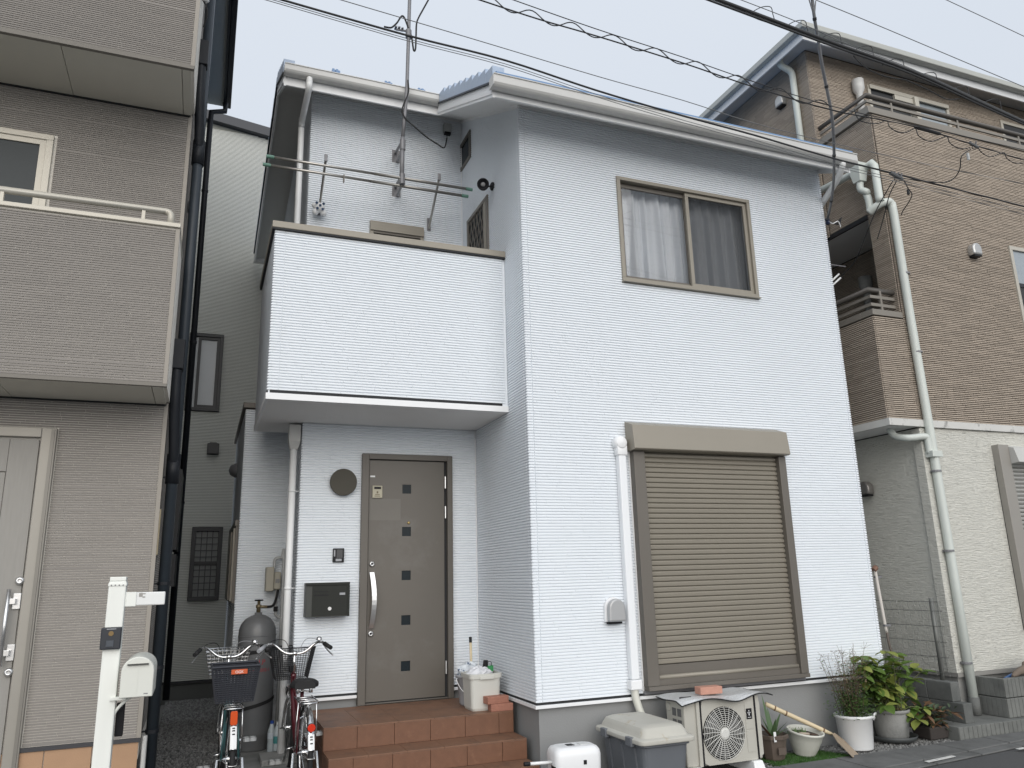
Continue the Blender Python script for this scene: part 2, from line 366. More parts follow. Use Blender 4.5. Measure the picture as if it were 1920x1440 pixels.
def house_white():
    # wall cores
    c = MB()
    slab_holes(c, FM, .006, W-.006, SB-.0, 6.104, -.006, -.14, [WIN])
    c.prism([(.006, .14, SB), (.006, 5.6, SB), (.006, 5.6, ZS(5.6)-.001), (.006, 2.35, ZS(2.35)-.001), (.006, .14, ZS(.14)-.001)], (.12, 0, 0))
    c.prism([(W-.006, .14, SB), (W-.006, 5.6, SB), (W-.006, 5.6, ZS(5.6)-.001), (W-.006, 2.35, ZS(2.35)-.001), (W-.006, .14, ZS(.14)-.001)], (-.12, 0, 0))
    c.box(XL+.006, -.001, D1+.006, D1+.12, SB, 3.3)
    c.box(XL+.006, -.001, D2+.006, D2+.12, 3.3, 7.014)
    c.box(XL+.006, XL+.12, D1+.12, 5.6, SB, 3.3)
    c.prism([(XL+.006, D2+.12, 3.3), (XL+.006, 5.6, 3.3), (XL+.006, 5.6, ZS(5.6)-.001), (XL+.006, 2.35, ZS(2.35)-.001), (XL+.006, D2+.12, ZS(D2+.12)-.001)], (.114, 0, 0))
    c.box(XL+.006, W-.006, 5.6, 5.72, SB, 6.7)
    c.box(.13, W-.13, .14, 5.6, 3.2, 3.4)
    obj('wall', c, WHITE, wh)
    s = MB()
    siding(s, FM, .055, W-.04, SB+.012, 6.103, [WIN, SHU, (SHU[0], SHU[1], .62, .68)], lmin=.25, lmax=.6, d0=-.006, **WK)
    siding(s, FM, .0, .05, SB+.012, 6.103, lmin=.2, lmax=.2, d0=-.006, **WK)
    siding(s, FM, W-.035, W, SB+.012, 6.103, lmin=.2, lmax=.2, d0=-.006, **WK)
    obj('front_siding', s, WHITE, wh, kind='stuff')
    s = MB()
    h1 = [(.885, 1.575, 4.2, 5.585), (1.425, 1.83, 6.325, 6.685)]
    siding(s, FSd, .055, D2-.006, 3.3, 7.0, h1, top=lambda y: ZS(y)-.004, d0=-.006, **WK, lmin=.12, lmax=.3)
    siding(s, FSd, .055, D1-.006, SB+.012, 3.3, d0=-.006, **WK, lmin=.12, lmax=.3)
    siding(s, FSd, 0, .05, SB+.012, 6.10, lmin=.2, lmax=.2, d0=-.006, **WK)
    obj('side_siding', s, WHITE, wh, kind='stuff')
    s = MB()
    siding(s, FD, XL, -.004, SB+.012, 3.112, [(-1.193, -.27, .5, 2.83)], d0=-.006, **WK, lmin=.2, lmax=.5)
    siding(s, FR, XL, -.004, 3.5, 7.013, [(-1.10, -.46, 3.5, 5.53)], d0=-.006, **WK, lmin=.2, lmax=.5)
    siding(s, FLW, D1, 5.6, SB+.012, 3.3, d0=-.006, **WK, lmin=.2, lmax=.5)
    siding(s, FLW, D2, 5.6, 3.3, 7.2, top=lambda y: ZS(y)-.004, d0=-.006, **WK, lmin=.2, lmax=.5)
    obj('recess_siding', s, WHITE, wh, kind='stuff')
    # corner board at the inside corner and at the panel joint
    obj('corner_sealant', MB().box(-.012, -.004, D1-.012, D1-.004, SB, 3.11), WTRIM, wh); obj('corner_sealant', MB().box(-.012, -.004, D2-.012, D2-.004, 4.0, ZS(D2)-.05), WTRIM, wh)
    # frieze trim where the walls meet the soffit
    f = MB(); f.hexa([(-.010, 0, ZS(0)-.035), (-.002, 0, ZS(0)-.035), (-.002, D2, ZS(D2)-.035), (-.010, D2, ZS(D2)-.035), (-.010, 0, ZS(0)), (-.002, 0, ZS(0)), (-.002, D2, ZS(D2)), (-.010, D2, ZS(D2))]); obj('frieze', f, WTRIM, wh)
    obj('frieze', MB().box(-.01, W, -.012, -.003, 6.075, 6.10), WTRIM, wh); obj('frieze', MB().box(XL, -.012, D2-.012, D2-.003, 6.985, 7.01), WTRIM, wh)
    # foundation + drip flashing
    f = MB(); f.box(.03, W-.03, .03, 5.6, 0, .56); f.box(XL+.03, .03, D1+.03, 5.6, 0, .56)
    obj('foundation', f, FOUND, wh)
    f = MB()
    f.box(-.016, W+.016, -.016, .03, .566, .592); f.box(-.016, .03, .031, D1-.02, .566, .592); f.box(XL-.016, -1.195, D1-.016, D1+.03, .566, .592); f.box(-.268, -.018, D1-.016, D1+.03, .566, .592); f.box(XL-.016, XL+.03, D1+.031, 5.6, .566, .592)
    obj('drip_flashing', f, WTRIM, wh, bevel=.002)
    f = MB(); f.box(.004, W-.004, .004, .05, .592, .612); f.box(.004, .03, .051, D1-.02, .592, .612); f.box(XL+.004, -.01, D1+.004, D1+.03, .592, .612)
    obj('base_joint', f, BLACKL, wh)
    # ---- roof
    xr = 3.775; bx = -.42; lx = -2.115; ye, yr = -.41, 1.37
    t0, t1 = .0, .17
    def slab(mb, x0, x1, ya, yb, lo, hi):
        mb.hexa([(x0, ya, ZS(ya)+lo), (x1, ya, ZS(ya)+lo), (x1, yb, ZS(yb)+lo), (x0, yb, ZS(yb)+lo), (x0, ya, ZS(ya)+hi), (x1, ya, ZS(ya)+hi), (x1, yb, ZS(yb)+hi), (x0, yb, ZS(yb)+hi)])
    s = MB(); slab(s, bx+.02, xr-.02, ye, 2.35, .0, .03); slab(s, bx+.02, xr-.02, 2.35, 6.0, .0, .03)
    obj('soffit', s, SOFF, wh)
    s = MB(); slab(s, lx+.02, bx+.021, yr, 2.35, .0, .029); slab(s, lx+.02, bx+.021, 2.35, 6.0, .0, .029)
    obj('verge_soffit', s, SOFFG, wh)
    r = MB(); slab(r, bx+.01, xr-.01, ye-.085, 2.35, .13, .20); slab(r, bx+.01, xr-.01, 2.35, 6.02, .12, .175)
    slab(r, lx+.01, bx+.011, yr-.075, 2.35, .13, .195); slab(r, lx+.01, bx+.011, 2.35, 6.02, .12, .174)
    for k in range(1, 9):      # roof laps
        y0 = yr+k*.12
        r.box(lx+.012, bx, y0, y0+.012, ZS(y0)+.174, ZS(y0)+.192)
    obj('roof', r, BLUE, wh)
    def barge(x, ya, yb, wdt=.022, lo=-.06, hi=.085):
        b = MB(); b.hexa([(x, ya, ZS(ya)+lo), (x+wdt, ya, ZS(ya)+lo), (x+wdt, yb, ZS(yb)+lo), (x, yb, ZS(yb)+lo), (x, ya, ZS(ya)+hi), (x+wdt, ya, ZS(ya)+hi), (x+wdt, yb, ZS(yb)+hi), (x, yb, ZS(yb)+hi)])
        obj('barge_board', b, WTRIM, wh)
    barge(bx-.002, ye-.005, yr-.02); barge(lx-.002, yr-.005, 2.35); barge(lx-.002, 2.3501, 6.0); barge(xr-.02, ye-.005, 2.35); barge(xr-.02, 2.3501, 6.0)
    for x, ya, yb in ((bx, ye, yr-.02), (lx, yr, 2.35)):
        b = MB(); b.hexa([(x-.009, ya, ZS(ya)-.028), (x-.003, ya, ZS(ya)-.028), (x-.003, yb, ZS(yb)-.028), (x-.009, yb, ZS(yb)-.028), (x-.009, ya, ZS(ya)+.02), (x-.003, ya, ZS(ya)+.02), (x-.003, yb, ZS(yb)+.02), (x-.009, yb, ZS(yb)+.02)])
        obj('barge_trim', b, WTRIM, wh)
    for x, ya, yb in ((bx, ye-.03, yr-.02), (lx, yr-.03, 2.35), (lx, 2.35, 6.02)):
        b = MB(); b.hexa([(x-.022, ya, ZS(ya)+.08), (x+.02, ya, ZS(ya)+.08), (x+.02, yb, ZS(yb)+.08), (x-.022, yb, ZS(yb)+.08), (x-.022, ya, ZS(ya)+.098), (x+.02, ya, ZS(ya)+.098), (x+.02, yb, ZS(yb)+.098), (x-.022, yb, ZS(yb)+.098)])
        obj('verge_edge', b, M('dark_blue_edge', (.02, .03, .045), .5), wh)
    def verge_tiles(x, ya, yb, n):
        for k in range(n):
            y0 = ya+(yb-ya)*k/n; y1 = ya+(yb-ya)*(k+1)/n; t = MB(); up = .04
            t.hexa([(x-.016, y0+.003, ZS(y0)+.099), (x+.10, y0+.003, ZS(y0)+.099), (x+.10, y1, ZS(y1)+.099), (x-.016, y1, ZS(y1)+.099),
                    (x-.016, y0+.003, ZS(y0)+.222+up), (x+.10, y0+.003, ZS(y0)+.222+up), (x+.10, y1, ZS(y1)+.205), (x-.016, y1, ZS(y1)+.205)])
            obj('verge_tile', t, M('blue_verge_tile', (.33, .41, .53), .35, var=.08, vs=5), wh, bevel=.003)
    verge_tiles(bx, ye-.05, yr-.12, 9); verge_tiles(lx, yr-.02, 2.42, 6); verge_tiles(lx, 2.42, 6.0, 10)
    # fascia and gutters
    for q in ((bx, xr, ye-.002, ye+.02, ZS(ye)-.05, ZS(ye)+.11), (lx, bx, yr-.002, yr+.02, ZS(yr)-.05, ZS(yr)+.11), (lx, W, 6.0, 6.02, ZS(6)-.06, ZS(6)+.1)):
        obj('fascia', MB().box(*q), WTRIM, wh)
    def gutter(x0, x1, y, zb, zt):
        g = MB(); prof = [(y, zb+.01), (y-.02, zb), (y-.085, zb), (y-.10, zb+.012), (y-.112, zb+.03), (y-.115, zt-.012), (y-.124, zt-.008), (y-.124, zt), (y-.108, zt), (y-.104, zb+.04), (y-.085, zb+.012), (y-.02, zb+.012), (y, zt-.02)]
        g.prism([(x0, a, b) for a, b in prof], (x1-x0, 0, 0)); g.box(x0-.004, x0+.002, y-.112, y, zb+.002, zt-.002); g.box(x1-.002, x1+.004, y-.112, y, zb+.002, zt-.002)
        return obj('gutter', g, GUTTER, wh)
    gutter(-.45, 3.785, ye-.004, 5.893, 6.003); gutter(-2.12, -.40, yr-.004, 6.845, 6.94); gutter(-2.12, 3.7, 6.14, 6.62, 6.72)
    for px, py in ((630, 132), (728, 155), (790, 168)):      # blue snow guards on the eave
        p = H(px, py+3, 'y', 1.5); zz = ZS(1.5)+.17; g = MB()
        g.box(p.x-.045, p.x+.045, 1.49, 1.56, zz, p.z+.02)
        g.box(p.x-.045, p.x-.02, 1.47, 1.49, zz, p.z+.018); g.box(p.x-.005, p.x+.02, 1.47, 1.49, zz, p.z+.018)
        obj('snow_guard', g, BLUE, wh)
    # ---- downpipes
    d = MB(); d.tube(smoothpath([(-1.86, 1.31, 6.86), (-1.86, 1.31, 6.80), (-1.862, 1.36, 6.72), (-1.868, 1.75, 6.66), (-1.868, 1.86, 6.60), (-1.868, 1.88, 6.45), (-1.868, 1.88, 3.6)], 5), .034, 12)
    obj('downpipe', d, GUTT2, wh, smooth=True)
    d = MB(); d.tube([(-1.84, 1.50, 3.1), (-1.84, 1.50, .12)], .033, 12)
    for z in (2.45, 1.55, .8): d.tube([(-1.84, 1.50, z), (-1.84, 1.50, z+.02)], .037, 12); d.box(-1.84, -1.76, 1.49, 1.51, z+.006, z+.014)
    obj('downpipe', d, GUTT2, wh, smooth=True)
    d = MB(); d.box(-1.895, -1.785, 1.44, 1.55, 2.93, 3.1); d.hexa([(-1.875, 1.47, 2.86), (-1.805, 1.47, 2.86), (-1.805, 1.53, 2.86), (-1.875, 1.53, 2.86), (-1.895, 1.44, 2.93), (-1.785, 1.44, 2.93), (-1.785, 1.55, 2.93), (-1.895, 1.55, 2.93)])
    obj('rain_hopper', d, GUTTER, wh, bevel=.004)
    a = (3.60, -.46, 5.90)
    d = MB(); d.tube(smoothpath([(3.62, -.47, 5.92), (3.62, -.46, 5.86), (3.68, -.30, 5.78), (3.80, .12, 5.66), (3.80, .2, 5.55), (3.80, .2, .2)], 5), .034, 12); obj('downpipe', d, GUTT2, wh, smooth=True)
    # ---- balcony
    b = MB(); b.box(XB+.006, -.002, DB+.006, DB+.14, 3.165, 4.66); b.box(XB+.006, XB+.14, DB+.14, 2.0, 3.165, 4.66); b.box(XB+.14, XL+.005, 1.86, 2.0, 3.165, 4.66)
    b.box(XB+.14, -.002, DB+.14, 1.86, 3.30, 3.42)
    obj('balcony_wall', b, WHITE, wh)
    b = MB(); siding(b, FB, XB+.09, -.03, 3.20, 4.672, d0=-.006, **WK, lmin=.25, lmax=.6); siding(b, FB, XB, XB+.085, 3.20, 4.672, d0=-.006, **WK, lmin=.3, lmax=.3)
    siding(b, FBL, DB, 2.0, 3.20, 4.672, d0=-.006, **WK, lmin=.25, lmax=.6)
    obj('balcony_siding', b, WHITE, wh, kind='stuff')
    b = MB(); b.box(XB-.012, -.001, DB-.014, DB+.01, 3.116, 3.172); b.box(XB-.012, XB+.012, DB+.011, 2.0, 3.116, 3.172)
    obj('balcony_drip', b, WTRIM, wh, bevel=.002)
    b = MB(); b.box(XB+.02, -.06, DB-.001, DB+.006, 3.172, 3.199); b.box(XB-.001, XB+.006, DB+.02, 1.9, 3.172, 3.199); obj('balcony_joint', b, BLACKL, wh)
    b = MB(); b.box(XB+.013, -.003, DB+.0105, D1-.002, 3.118, 3.16); b.box(XB+.013, XL-.002, D1-.001, 2.0, 3.118, 3.16); obj('balcony_soffit', b, SOFF, wh)
    b = MB(); b.box(XB-.03, -.003, DB-.032, DB+.16, 4.676, 4.738); obj('balcony_cap', b, CAP, wh, bevel=.004)
    b = MB(); b.box(XB-.03, XB+.16, DB+.161, 2.03, 4.676, 4.738); obj('balcony_cap', b, CAP, wh, bevel=.004)
    b = MB(); b.box(XB-.026, -.004, DB-.028, DB-.002, 4.660, 4.675); b.box(XB-.026, XB-.002, DB, 2.02, 4.655, 4.675); obj('cap_shadow_strip', b, BLACKL, wh)  # last piece: solid black strip standing in for the shade under the cap
    # ---- side extension on the left
    ex, ey = -2.258, 2.40
    e = MB(); e.box(ex+.006, XL-.001, ey+.006, 4.74, .0, 3.42); obj('extension_wall', e, WHITE, wh)
    FE = Fr((0, ey), (1, 0), (0, -1)); FEL = Fr((ex, 0), (0, 1), (-1, 0))
    e = MB(); siding(e, FE, ex, XL-.003, .45, 3.43, d0=-.006, **WK, lmin=.3, lmax=.5); siding(e, FEL, ey, 4.74, .45, 3.43, d0=-.006, **WK, lmin=.3, lmax=.6)
    obj('extension_siding', e, WHITE, wh, kind='stuff')
    e = MB(); e.box(ex-.03, XL-.002, ey-.03, 4.77, 3.44, 3.50); obj('extension_cap', e, CAPD, wh, bevel=.004)
    wn = obj('side_window', frame4(MB(), FEL, 2.5, 4.3, 1.42, 2.20, .05, 0, .03), CAPD, wh)
    obj('shutter_box', MB().pbox(FEL, 2.48, 4.32, 2.201, 2.26, 0, .04), CAPD, wn); obj('pane', MB().pbox(FEL, 2.55, 4.25, 1.47, 2.15, .004, .012), DGLASS, wn); obj('louvre', MB().pbox(FEL, 2.56, 2.68, 1.44, 2.18, .0305, .05), CAP, wn); obj('louvre', MB().pbox(FEL, 3.3, 4.1, 1.44, 2.18, .0305, .05), CAP, wn)
    v = MB(); v.lathe([(.09, 0), (.09, .02), (.06, .08), (0, .1)], (ex, 4.0, 2.98), 14, axis=(-1, 0, 0)); obj('vent_hood', v, STEELD, wh, smooth=True)
house_white()

def openings_white():
    # ---- upper window
    a0, a1, z0, z1 = WIN
    wn = obj('upper_window', frame4(MB(), FM, a0, a1, z0, z1, .038, -.07, .022), CAP, wh, bevel=.003)
    mid = a0+(a1-a0)*.515
    obj('sill', MB().pbox(FM, a0-.005, a1+.005, z0-.012, z0-.001, -.02, .045), CAP, wn)
    l = MB(); frame4(l, FM, a0+.04, mid+.02, z0+.04, z1-.045, .042, -.062, -.038); obj('inner_sash', l, CAPD, wn, bevel=.002)
    l = MB(); frame4(l, FM, mid-.02, a1-.038, z0+.038, z1-.038, .04, -.030, -.004); obj('outer_sash', l, CAP, wn, bevel=.002)
    obj('pane', MB().quad(FM.P(a0+.08, z0+.08, -.05), FM.P(mid-.02, z0+.08, -.05), FM.P(mid-.02, z1-.085, -.05), FM.P(a0+.08, z1-.085, -.05)), GLASS, wn)
    obj('pane', MB().quad(FM.P(mid+.02, z0+.076, -.062), FM.P(a1-.076, z0+.076, -.062), FM.P(a1-.076, z1-.076, -.062), FM.P(mid+.02, z1-.076, -.062)), GLASS, wn)
    obj('insect_screen', MB().quad(FM.P(mid+.018, z0+.074, -.018), FM.P(a1-.074, z0+.074, -.018), FM.P(a1-.074, z1-.074, -.018), FM.P(mid+.018, z1-.074, -.018)), SCREEN, wn)
    for ca, cb, sd in ((a0-.02, mid+.0, 3), (mid-.01, a1+.03, 9)):
        random.seed(sd); c = MB(); n = 90; rows = 10
        ph = [random.uniform(0, 6.28) for _ in range(4)]
        for j in range(rows+1):
            t = j/rows; z = z1+.02-(z1-z0+.06)*t
            for i in range(n+1):
                x = ca+(cb-ca)*i/n; s = i/n
                dd = 1.5*(.022*math.sin(s*38+ph[0]+.5*t*math.sin(s*9))+.014*math.sin(s*71+ph[1])+.012*math.sin(s*17+ph[2]))*(.55+.45*t)
                xx = x+.02*math.sin(s*25+ph[3])*t
                c.v.append(FM.P(xx, z, -.165+dd))
        for j in range(rows):
            for i in range(n): k = j*(n+1)+i; c.f.append((k, k+1, k+n+2, k+n+1))
        obj('curtain', c, M('white_net_curtain', (.78, .82, .87), .9, var=.02, trans=.2), wn, smooth=True)
    rm = MB(); rm.box(.9, 2.85, .75, .80, 4.0, 5.8); obj('room_wall', rm, M('room_plaster', (.5, .5, .48), .9), wn)
    # ---- shutter window
    a0, a1, z0, z1 = SHU
    sh = obj('window_shutter', MB().pbox(FM, a0+.001, a1-.001, z0, 2.70, -.02, .005), BLACKL, wh)
    obj('guide_rail', MB().pbox(FM, a0, a0+.115, z0+.001, 2.70, -.02, .085), CAPD, sh, bevel=.004); obj('guide_rail', MB().pbox(FM, a1-.085, a1, z0+.001, 2.70, -.02, .085), CAPD, sh, bevel=.004)
    x = MB(); x.prism([FM.P(a0-.03, 2.985, 0), FM.P(a0-.03, 2.935, .14), FM.P(a0-.03, 2.715, .165), FM.P(a0-.03, 2.705, .15), FM.P(a0-.03, 2.70, 0)], (a1-a0+.03, 0, 0)); obj('shutter_box', x, CAP, sh, bevel=.004)
    n = 40; zt, zb = 2.698, .835
    for k in range(n):
        za = zb+(zt-zb)*k/n; zc = zb+(zt-zb)*(k+1)/n; s = MB(); h = zc-za
        prof = [(za+.001, .018), (za+h*.22, .034), (za+h*.66, .038), (za+h*.80, .024), (zc-.001, .020), (zc-.001, .006), (za+.001, .006)]
        s.prism([FM.P(a0+.115, z, d) for z, d in prof], (a1-a0-.2, 0, 0)); obj('slat', s, CAP, sh)
    obj('bottom_panel', MB().pbox(FM, a0+.115, a1-.085, .745, .834, .006, .036), CAPD, sh, bevel=.003)
    obj('bottom_rail', MB().pbox(FM, a0+.1155, a1-.0855, z0+.001, .722, .006, .062), CAPD, sh)
    obj('bottom_bar', MB().tube([FM.P(a0+.125, .738, .052), FM.P(a1-.095, .738, .052)], .019, 10), CAP, sh, smooth=True)
    obj('shutter_sill', MB().pbox(FM, a0, a1, z0-.035, z0, 0, .095), CAPD, sh, bevel=.003)
    obj('sill_flashing', MB().pbox(FM, a0-.01, a1+.0, .604, .634, -.002, .03), STEELD, sh)
    obj('edge_sealant', MB().pbox(FM, a0-.014, a0-.001, z0-.05, 2.7, 0, .012), WTRIM, sh)
    # ---- refrigerant line cover
    c = MB(); c.pbox(FM, .857, .935, .735, 2.72, 0, .07); lc = obj('line_cover', c, M('glossy_white_duct', (.78, .80, .82), .3, var=.02), wh, bevel=.012)
    c = MB(); c.pbox(FM, .842, .950, .655, .734, 0, .078); obj('cover_end', c, WTRIM, lc, bevel=.008)
    c = MB(); c.pbox(FM, .845, .945, 2.66, 2.75, 0, .078); c.lathe([(.066, 0), (.066, .06), (.05, .085), (0, .09)], FM.P(.89, 2.775, 0), 18, axis=(0, -1, 0)); obj('cover_elbow', c, WTRIM, lc, bevel=.006, smooth=True)
    c = MB(); c.tube(smoothpath([FM.P(.895, .68, .035), FM.P(.90, .58, .04), FM.P(.945, .42, .07), FM.P(1.02, .33, .12), FM.P(1.10, .29, .18)], 6), .033, 12); obj('line_hose', c, IVPL, lc, smooth=True)
    # ---- vent hood
    c = MB(); P = []
    for k in range(13): q = math.pi*k/12; P.append((.738+.084*math.cos(q), 1.335+.084*math.sin(q)))
    P += [(.738-.088, 1.215), (.738+.088, 1.215)]
    hd = MB(); hd.prism([FM.P(a, z, .0) for a, z in P], FM.n*.035); v = obj('vent_hood', hd, WTRIM, wh, bevel=.004)
    P2 = [(.745+(a-.738)*.93, 1.24+(z-1.24)*.93+.0) for a, z in P]
    hd = MB(); i = 0; hd.prism([FM.P(a, z, .0355) for a, z in P2], FM.n*.055); obj('hood_shell', hd, M('hood_grey', (.40, .405, .41), .4, metal=.3, var=.05), v, bevel=.015)
    hd = MB(); hd.pbox(FM, .675, .805, 1.196, 1.214, .0, .05); obj('hood_grille', hd, BLKPL, v)
    # ---- front door
    fr = MB(); dl, dr, db, dt = -1.193, -.27, .5, 2.83
    fr.pbox(FD, dl, dl+.07, db, dt, -.05, .045); fr.pbox(FD, dr-.055, dr, db, dt, -.05, .045); fr.pbox(FD, dl+.07, dr-.055, dt-.055, dt, -.05, .045); fr.pbox(FD, dl+.07, dr-.055, db, db+.012, -.05, .03)
    dr_ = obj('front_door', fr, DOORF, wh, bevel=.004)
    lf0, lf1, lz0, lz1 = dl+.078, dr-.082, db+.022, dt-.062
    zc = [2.488, 2.071, 1.651, 1.2335, .816]; xc = -.739
    holes = [(xc-.045, xc+.045, z-.045, z+.045) for z in zc]
    lf = obj('door_leaf', slab_holes(MB(), FD, lf0, lf1, lz0, lz1, .012, -.03, holes), DOOR, dr_)
    obj('door_gap', MB().pbox(FD, dl+.07, dr-.055, db+.012, dt-.055, -.0055, .0005), BLACKL, dr_)
    for h in holes: obj('door_pane', MB().pbox(FD, h[0], h[1], h[2], h[3], .001, .004), DGLASS, dr_)
    x0, zz0 = -1.078, 1.172; hb = MB(); pts = []
    for k in range(13):
        t = k/12; pts.append((zz0+.515*t, .03+.05*math.sin(math.pi*t)**.8, -.012*math.cos(math.pi*t)*0+.018*math.sin(math.pi*t)))
    for k in range(12):
        z, d, sx_ = pts[k]; z2, d2, sx2 = pts[k+1]
        hb.hexa([FD.P(x0-.022+sx_, z, d), FD.P(x0+.022+sx_, z, d), FD.P(x0+.022+sx_, z, d-.018), FD.P(x0-.022+sx_, z, d-.018), FD.P(x0-.022+sx2, z2, d2), FD.P(x0+.022+sx2, z2, d2), FD.P(x0+.022+sx2, z2, d2-.018), FD.P(x0-.022+sx2, z2, d2-.018)])
    obj('door_handle', hb, SILVER, dr_, smooth=False)
    for z in (1.764, 1.124):
        l = MB(); l.lathe([(.026, 0), (.026, .012), (.018, .018), (.010, .018), (.010, .012)], FD.P(-1.078, z, .012), 18, axis=(0, -1, 0)); k_ = obj('door_lock', l, SILVER, dr_, smooth=True)
        obj('keyhole', MB().lathe([(.009, 0), (.009, .003)], FD.P(-1.078, z, .0245), 10, axis=(0, -1, 0)), BLKPL, k_)
    for z in (2.50, 2.20, .72): obj('hinge', MB().tube([FD.P(lf1+.012, z, .022), FD.P(lf1+.012, z+.12, .022)], .010, 8), SILVER, dr_)
    p = MB(); p.pbox(FD, -1.086, -.988, 2.395, 2.516, .0125, .03); pl = obj('door_plate', p, M('ivory_plate', (.45, .42, .32), .5), dr_, bevel=.004)
    obj('plate_slot', MB().pbox(FD, -1.07, -1.004, 2.482, 2.504, .03, .034), BLKPL, pl); obj('plate_print', MB().pbox(FD, -1.065, -1.01, 2.41, 2.416, .03, .0315).pbox(FD, -1.06, -1.015, 2.425, 2.431, .03, .0315).pbox(FD, -1.045, -1.03, 2.44, 2.46, .03, .0315), M('plate_ink', (.16, .13, .08), .7), pl)
    obj('name_sticker', MB().pbox(FD, -1.108, -1.06, 2.600, 2.616, .0125, .0135), WPL, dr_)
    obj('sticker_residue', MB().pbox(FD, -1.108, -.80, 2.18, 2.39, .0122, .0127), M('sticker_ghost', (.145, .135, .118), .45), dr_)
    obj('door_viewer', MB().lathe([(.014, 0), (.014, .006), (.008, .012), (0, .012)], FD.P(-.718, 2.155, .012), 14, axis=(0, -1, 0)), M('brass', (.45, .33, .14), .35, metal=.7), dr_, smooth=True)
    # ---- balcony window
    bw = obj('balcony_window', frame4(MB(), FR, -1.092, -.476, 3.45, 5.52, .04, -.03, .035).pbox(FR, -1.092, -.476, 5.40, 5.48, .035, .05), CAP, wh, bevel=.003)
    obj('shutter_housing', MB().pbox(FR, -1.09, -.478, 5.375, 5.478, .001, .034), CAPD, bw)
    obj('sash', frame4(MB(), FR, -1.045, -.52, 3.5, 5.37, .04, -.02, .012), CAP, bw); obj('pane', MB().pbox(FR, -1.0, -.565, 3.55, 5.33, -.004, .004), FGLASS, bw); obj('sash_stile', MB().pbox(FR, -.80, -.76, 3.55, 5.33, .0045, .014), CAPD, bw)
    # ---- small high window in the side wall
    sw = obj('small_window', frame4(MB(), FSd, 1.425, 1.83, 6.325, 6.685, .045, -.03, .02), CAPD, wh, bevel=.003)
    obj('pane', MB().pbox(FSd, 1.47, 1.785, 6.37, 6.64, -.004, .004), DGLASS, sw)
    # ---- lattice window in the side wall
    lw = obj('lattice_window', frame4(MB(), FSd, .885, 1.575, 4.45, 5.585, .045, -.03, .02), CAPD, wh, bevel=.003)
    obj('pane', MB().pbox(FSd, .93, 1.53, 4.5, 5.54, -.004, .003), DGLASS, lw); obj('sash_stile', MB().pbox(FSd, .95, 1.02, 4.5, 5.54, .0035, .016), CAP, lw)
    g = MB()
    for k in range(-8, 16):
        for sgn in (1, -1):
            y0 = 1.03+k*.10; z0_, z1_ = 4.5, 5.54; dy = (z1_-z0_)*.42*sgn
            ya, yb = y0, y0+dy; ta, tb = 0., 1.
            lo, hi = 1.03, 1.53
            if ya < lo: ta = max(ta, (lo-ya)/dy) if dy > 0 else 2
            if ya > hi: ta = max(ta, (hi-ya)/dy) if dy < 0 else 2
            if yb > hi and dy > 0: tb = (hi-ya)/dy
            if yb < lo and dy < 0: tb = (lo-ya)/dy
            if ta >= tb: continue
            g.tube([FSd.P(ya+dy*ta, z0_+(z1_-z0_)*ta, .012), FSd.P(ya+dy*tb, z0_+(z1_-z0_)*tb, .012)], .005, 5)
    obj('lattice', g, CAPD, lw)
openings_white()

# ------------------------------------------------------------------ porch steps
def porch():
    ps = thing('porch_steps', 'brown terracotta tiled porch with three steps leading to the front door', 'steps', (-.83, .4, 0))
    x0, x1 = -1.632, -.034
    lv = [(.5, .434, D1-.052), (.330, .147, .434), (.174, -.106, .147)]
    core = MB()
    core.box(x0+.009, x1-.002, .444, D1-.052, 0, .489); core.box(x0+.009, x1-.002, .157, .444, 0, .319); core.box(x0+.009, x1-.002, -.096, .157, 0, .163)
    obj('step_core', core, GROUT, ps)
    tw = .3
    # treads
    for z, ya, yb in lv:
        ny = max(1, round((yb-ya)/.3)); y = ya
        for j in range(ny):
            yy = ya+(yb-ya)*j/ny; yz = ya+(yb-ya)*(j+1)/ny; x = x0
            while x < x1-.02:
                xe = min(x+tw, x1); t = MB(); t.box(x+.001, xe-.001, yy+.001, yz-(.001 if j < ny-1 or z == .5 else -.004), z-.012, z); obj('tread_tile', t, TILE2, ps, bevel=.0012); x = xe
    # risers and left side
    for (z, ya, yb), zl in zip(lv, (.33, .174, .0)):
        x = x0+.004-(.12 if zl == .174 else .04); 
        while x < x1-.02:
            xs = max(x, x0+.0); xe = min(x+tw, x1)
            if xe-xs > .02: t = MB(); t.box(xs+.0015, xe-.0015, ya-.001, ya+.0095, zl+.001, z-.0125); obj('riser_tile', t, TILE, ps, bevel=.002)
            x += tw
    for (z, ya, yb), zl in zip(lv, (.0, .0, .0)):
        y = ya+.010
        while y < yb-.02:
            ye = min(y+tw, yb); zz = zl
            while zz < z-.03:
                zt = min(zz+.168, z-.0125); t = MB(); t.box(x0-.001, x0+.0085, y+.0015, ye-.0015, zz+.001, zt); obj('side_tile', t, TILE, ps, bevel=.002); zz += .1695
            y = ye
porch()

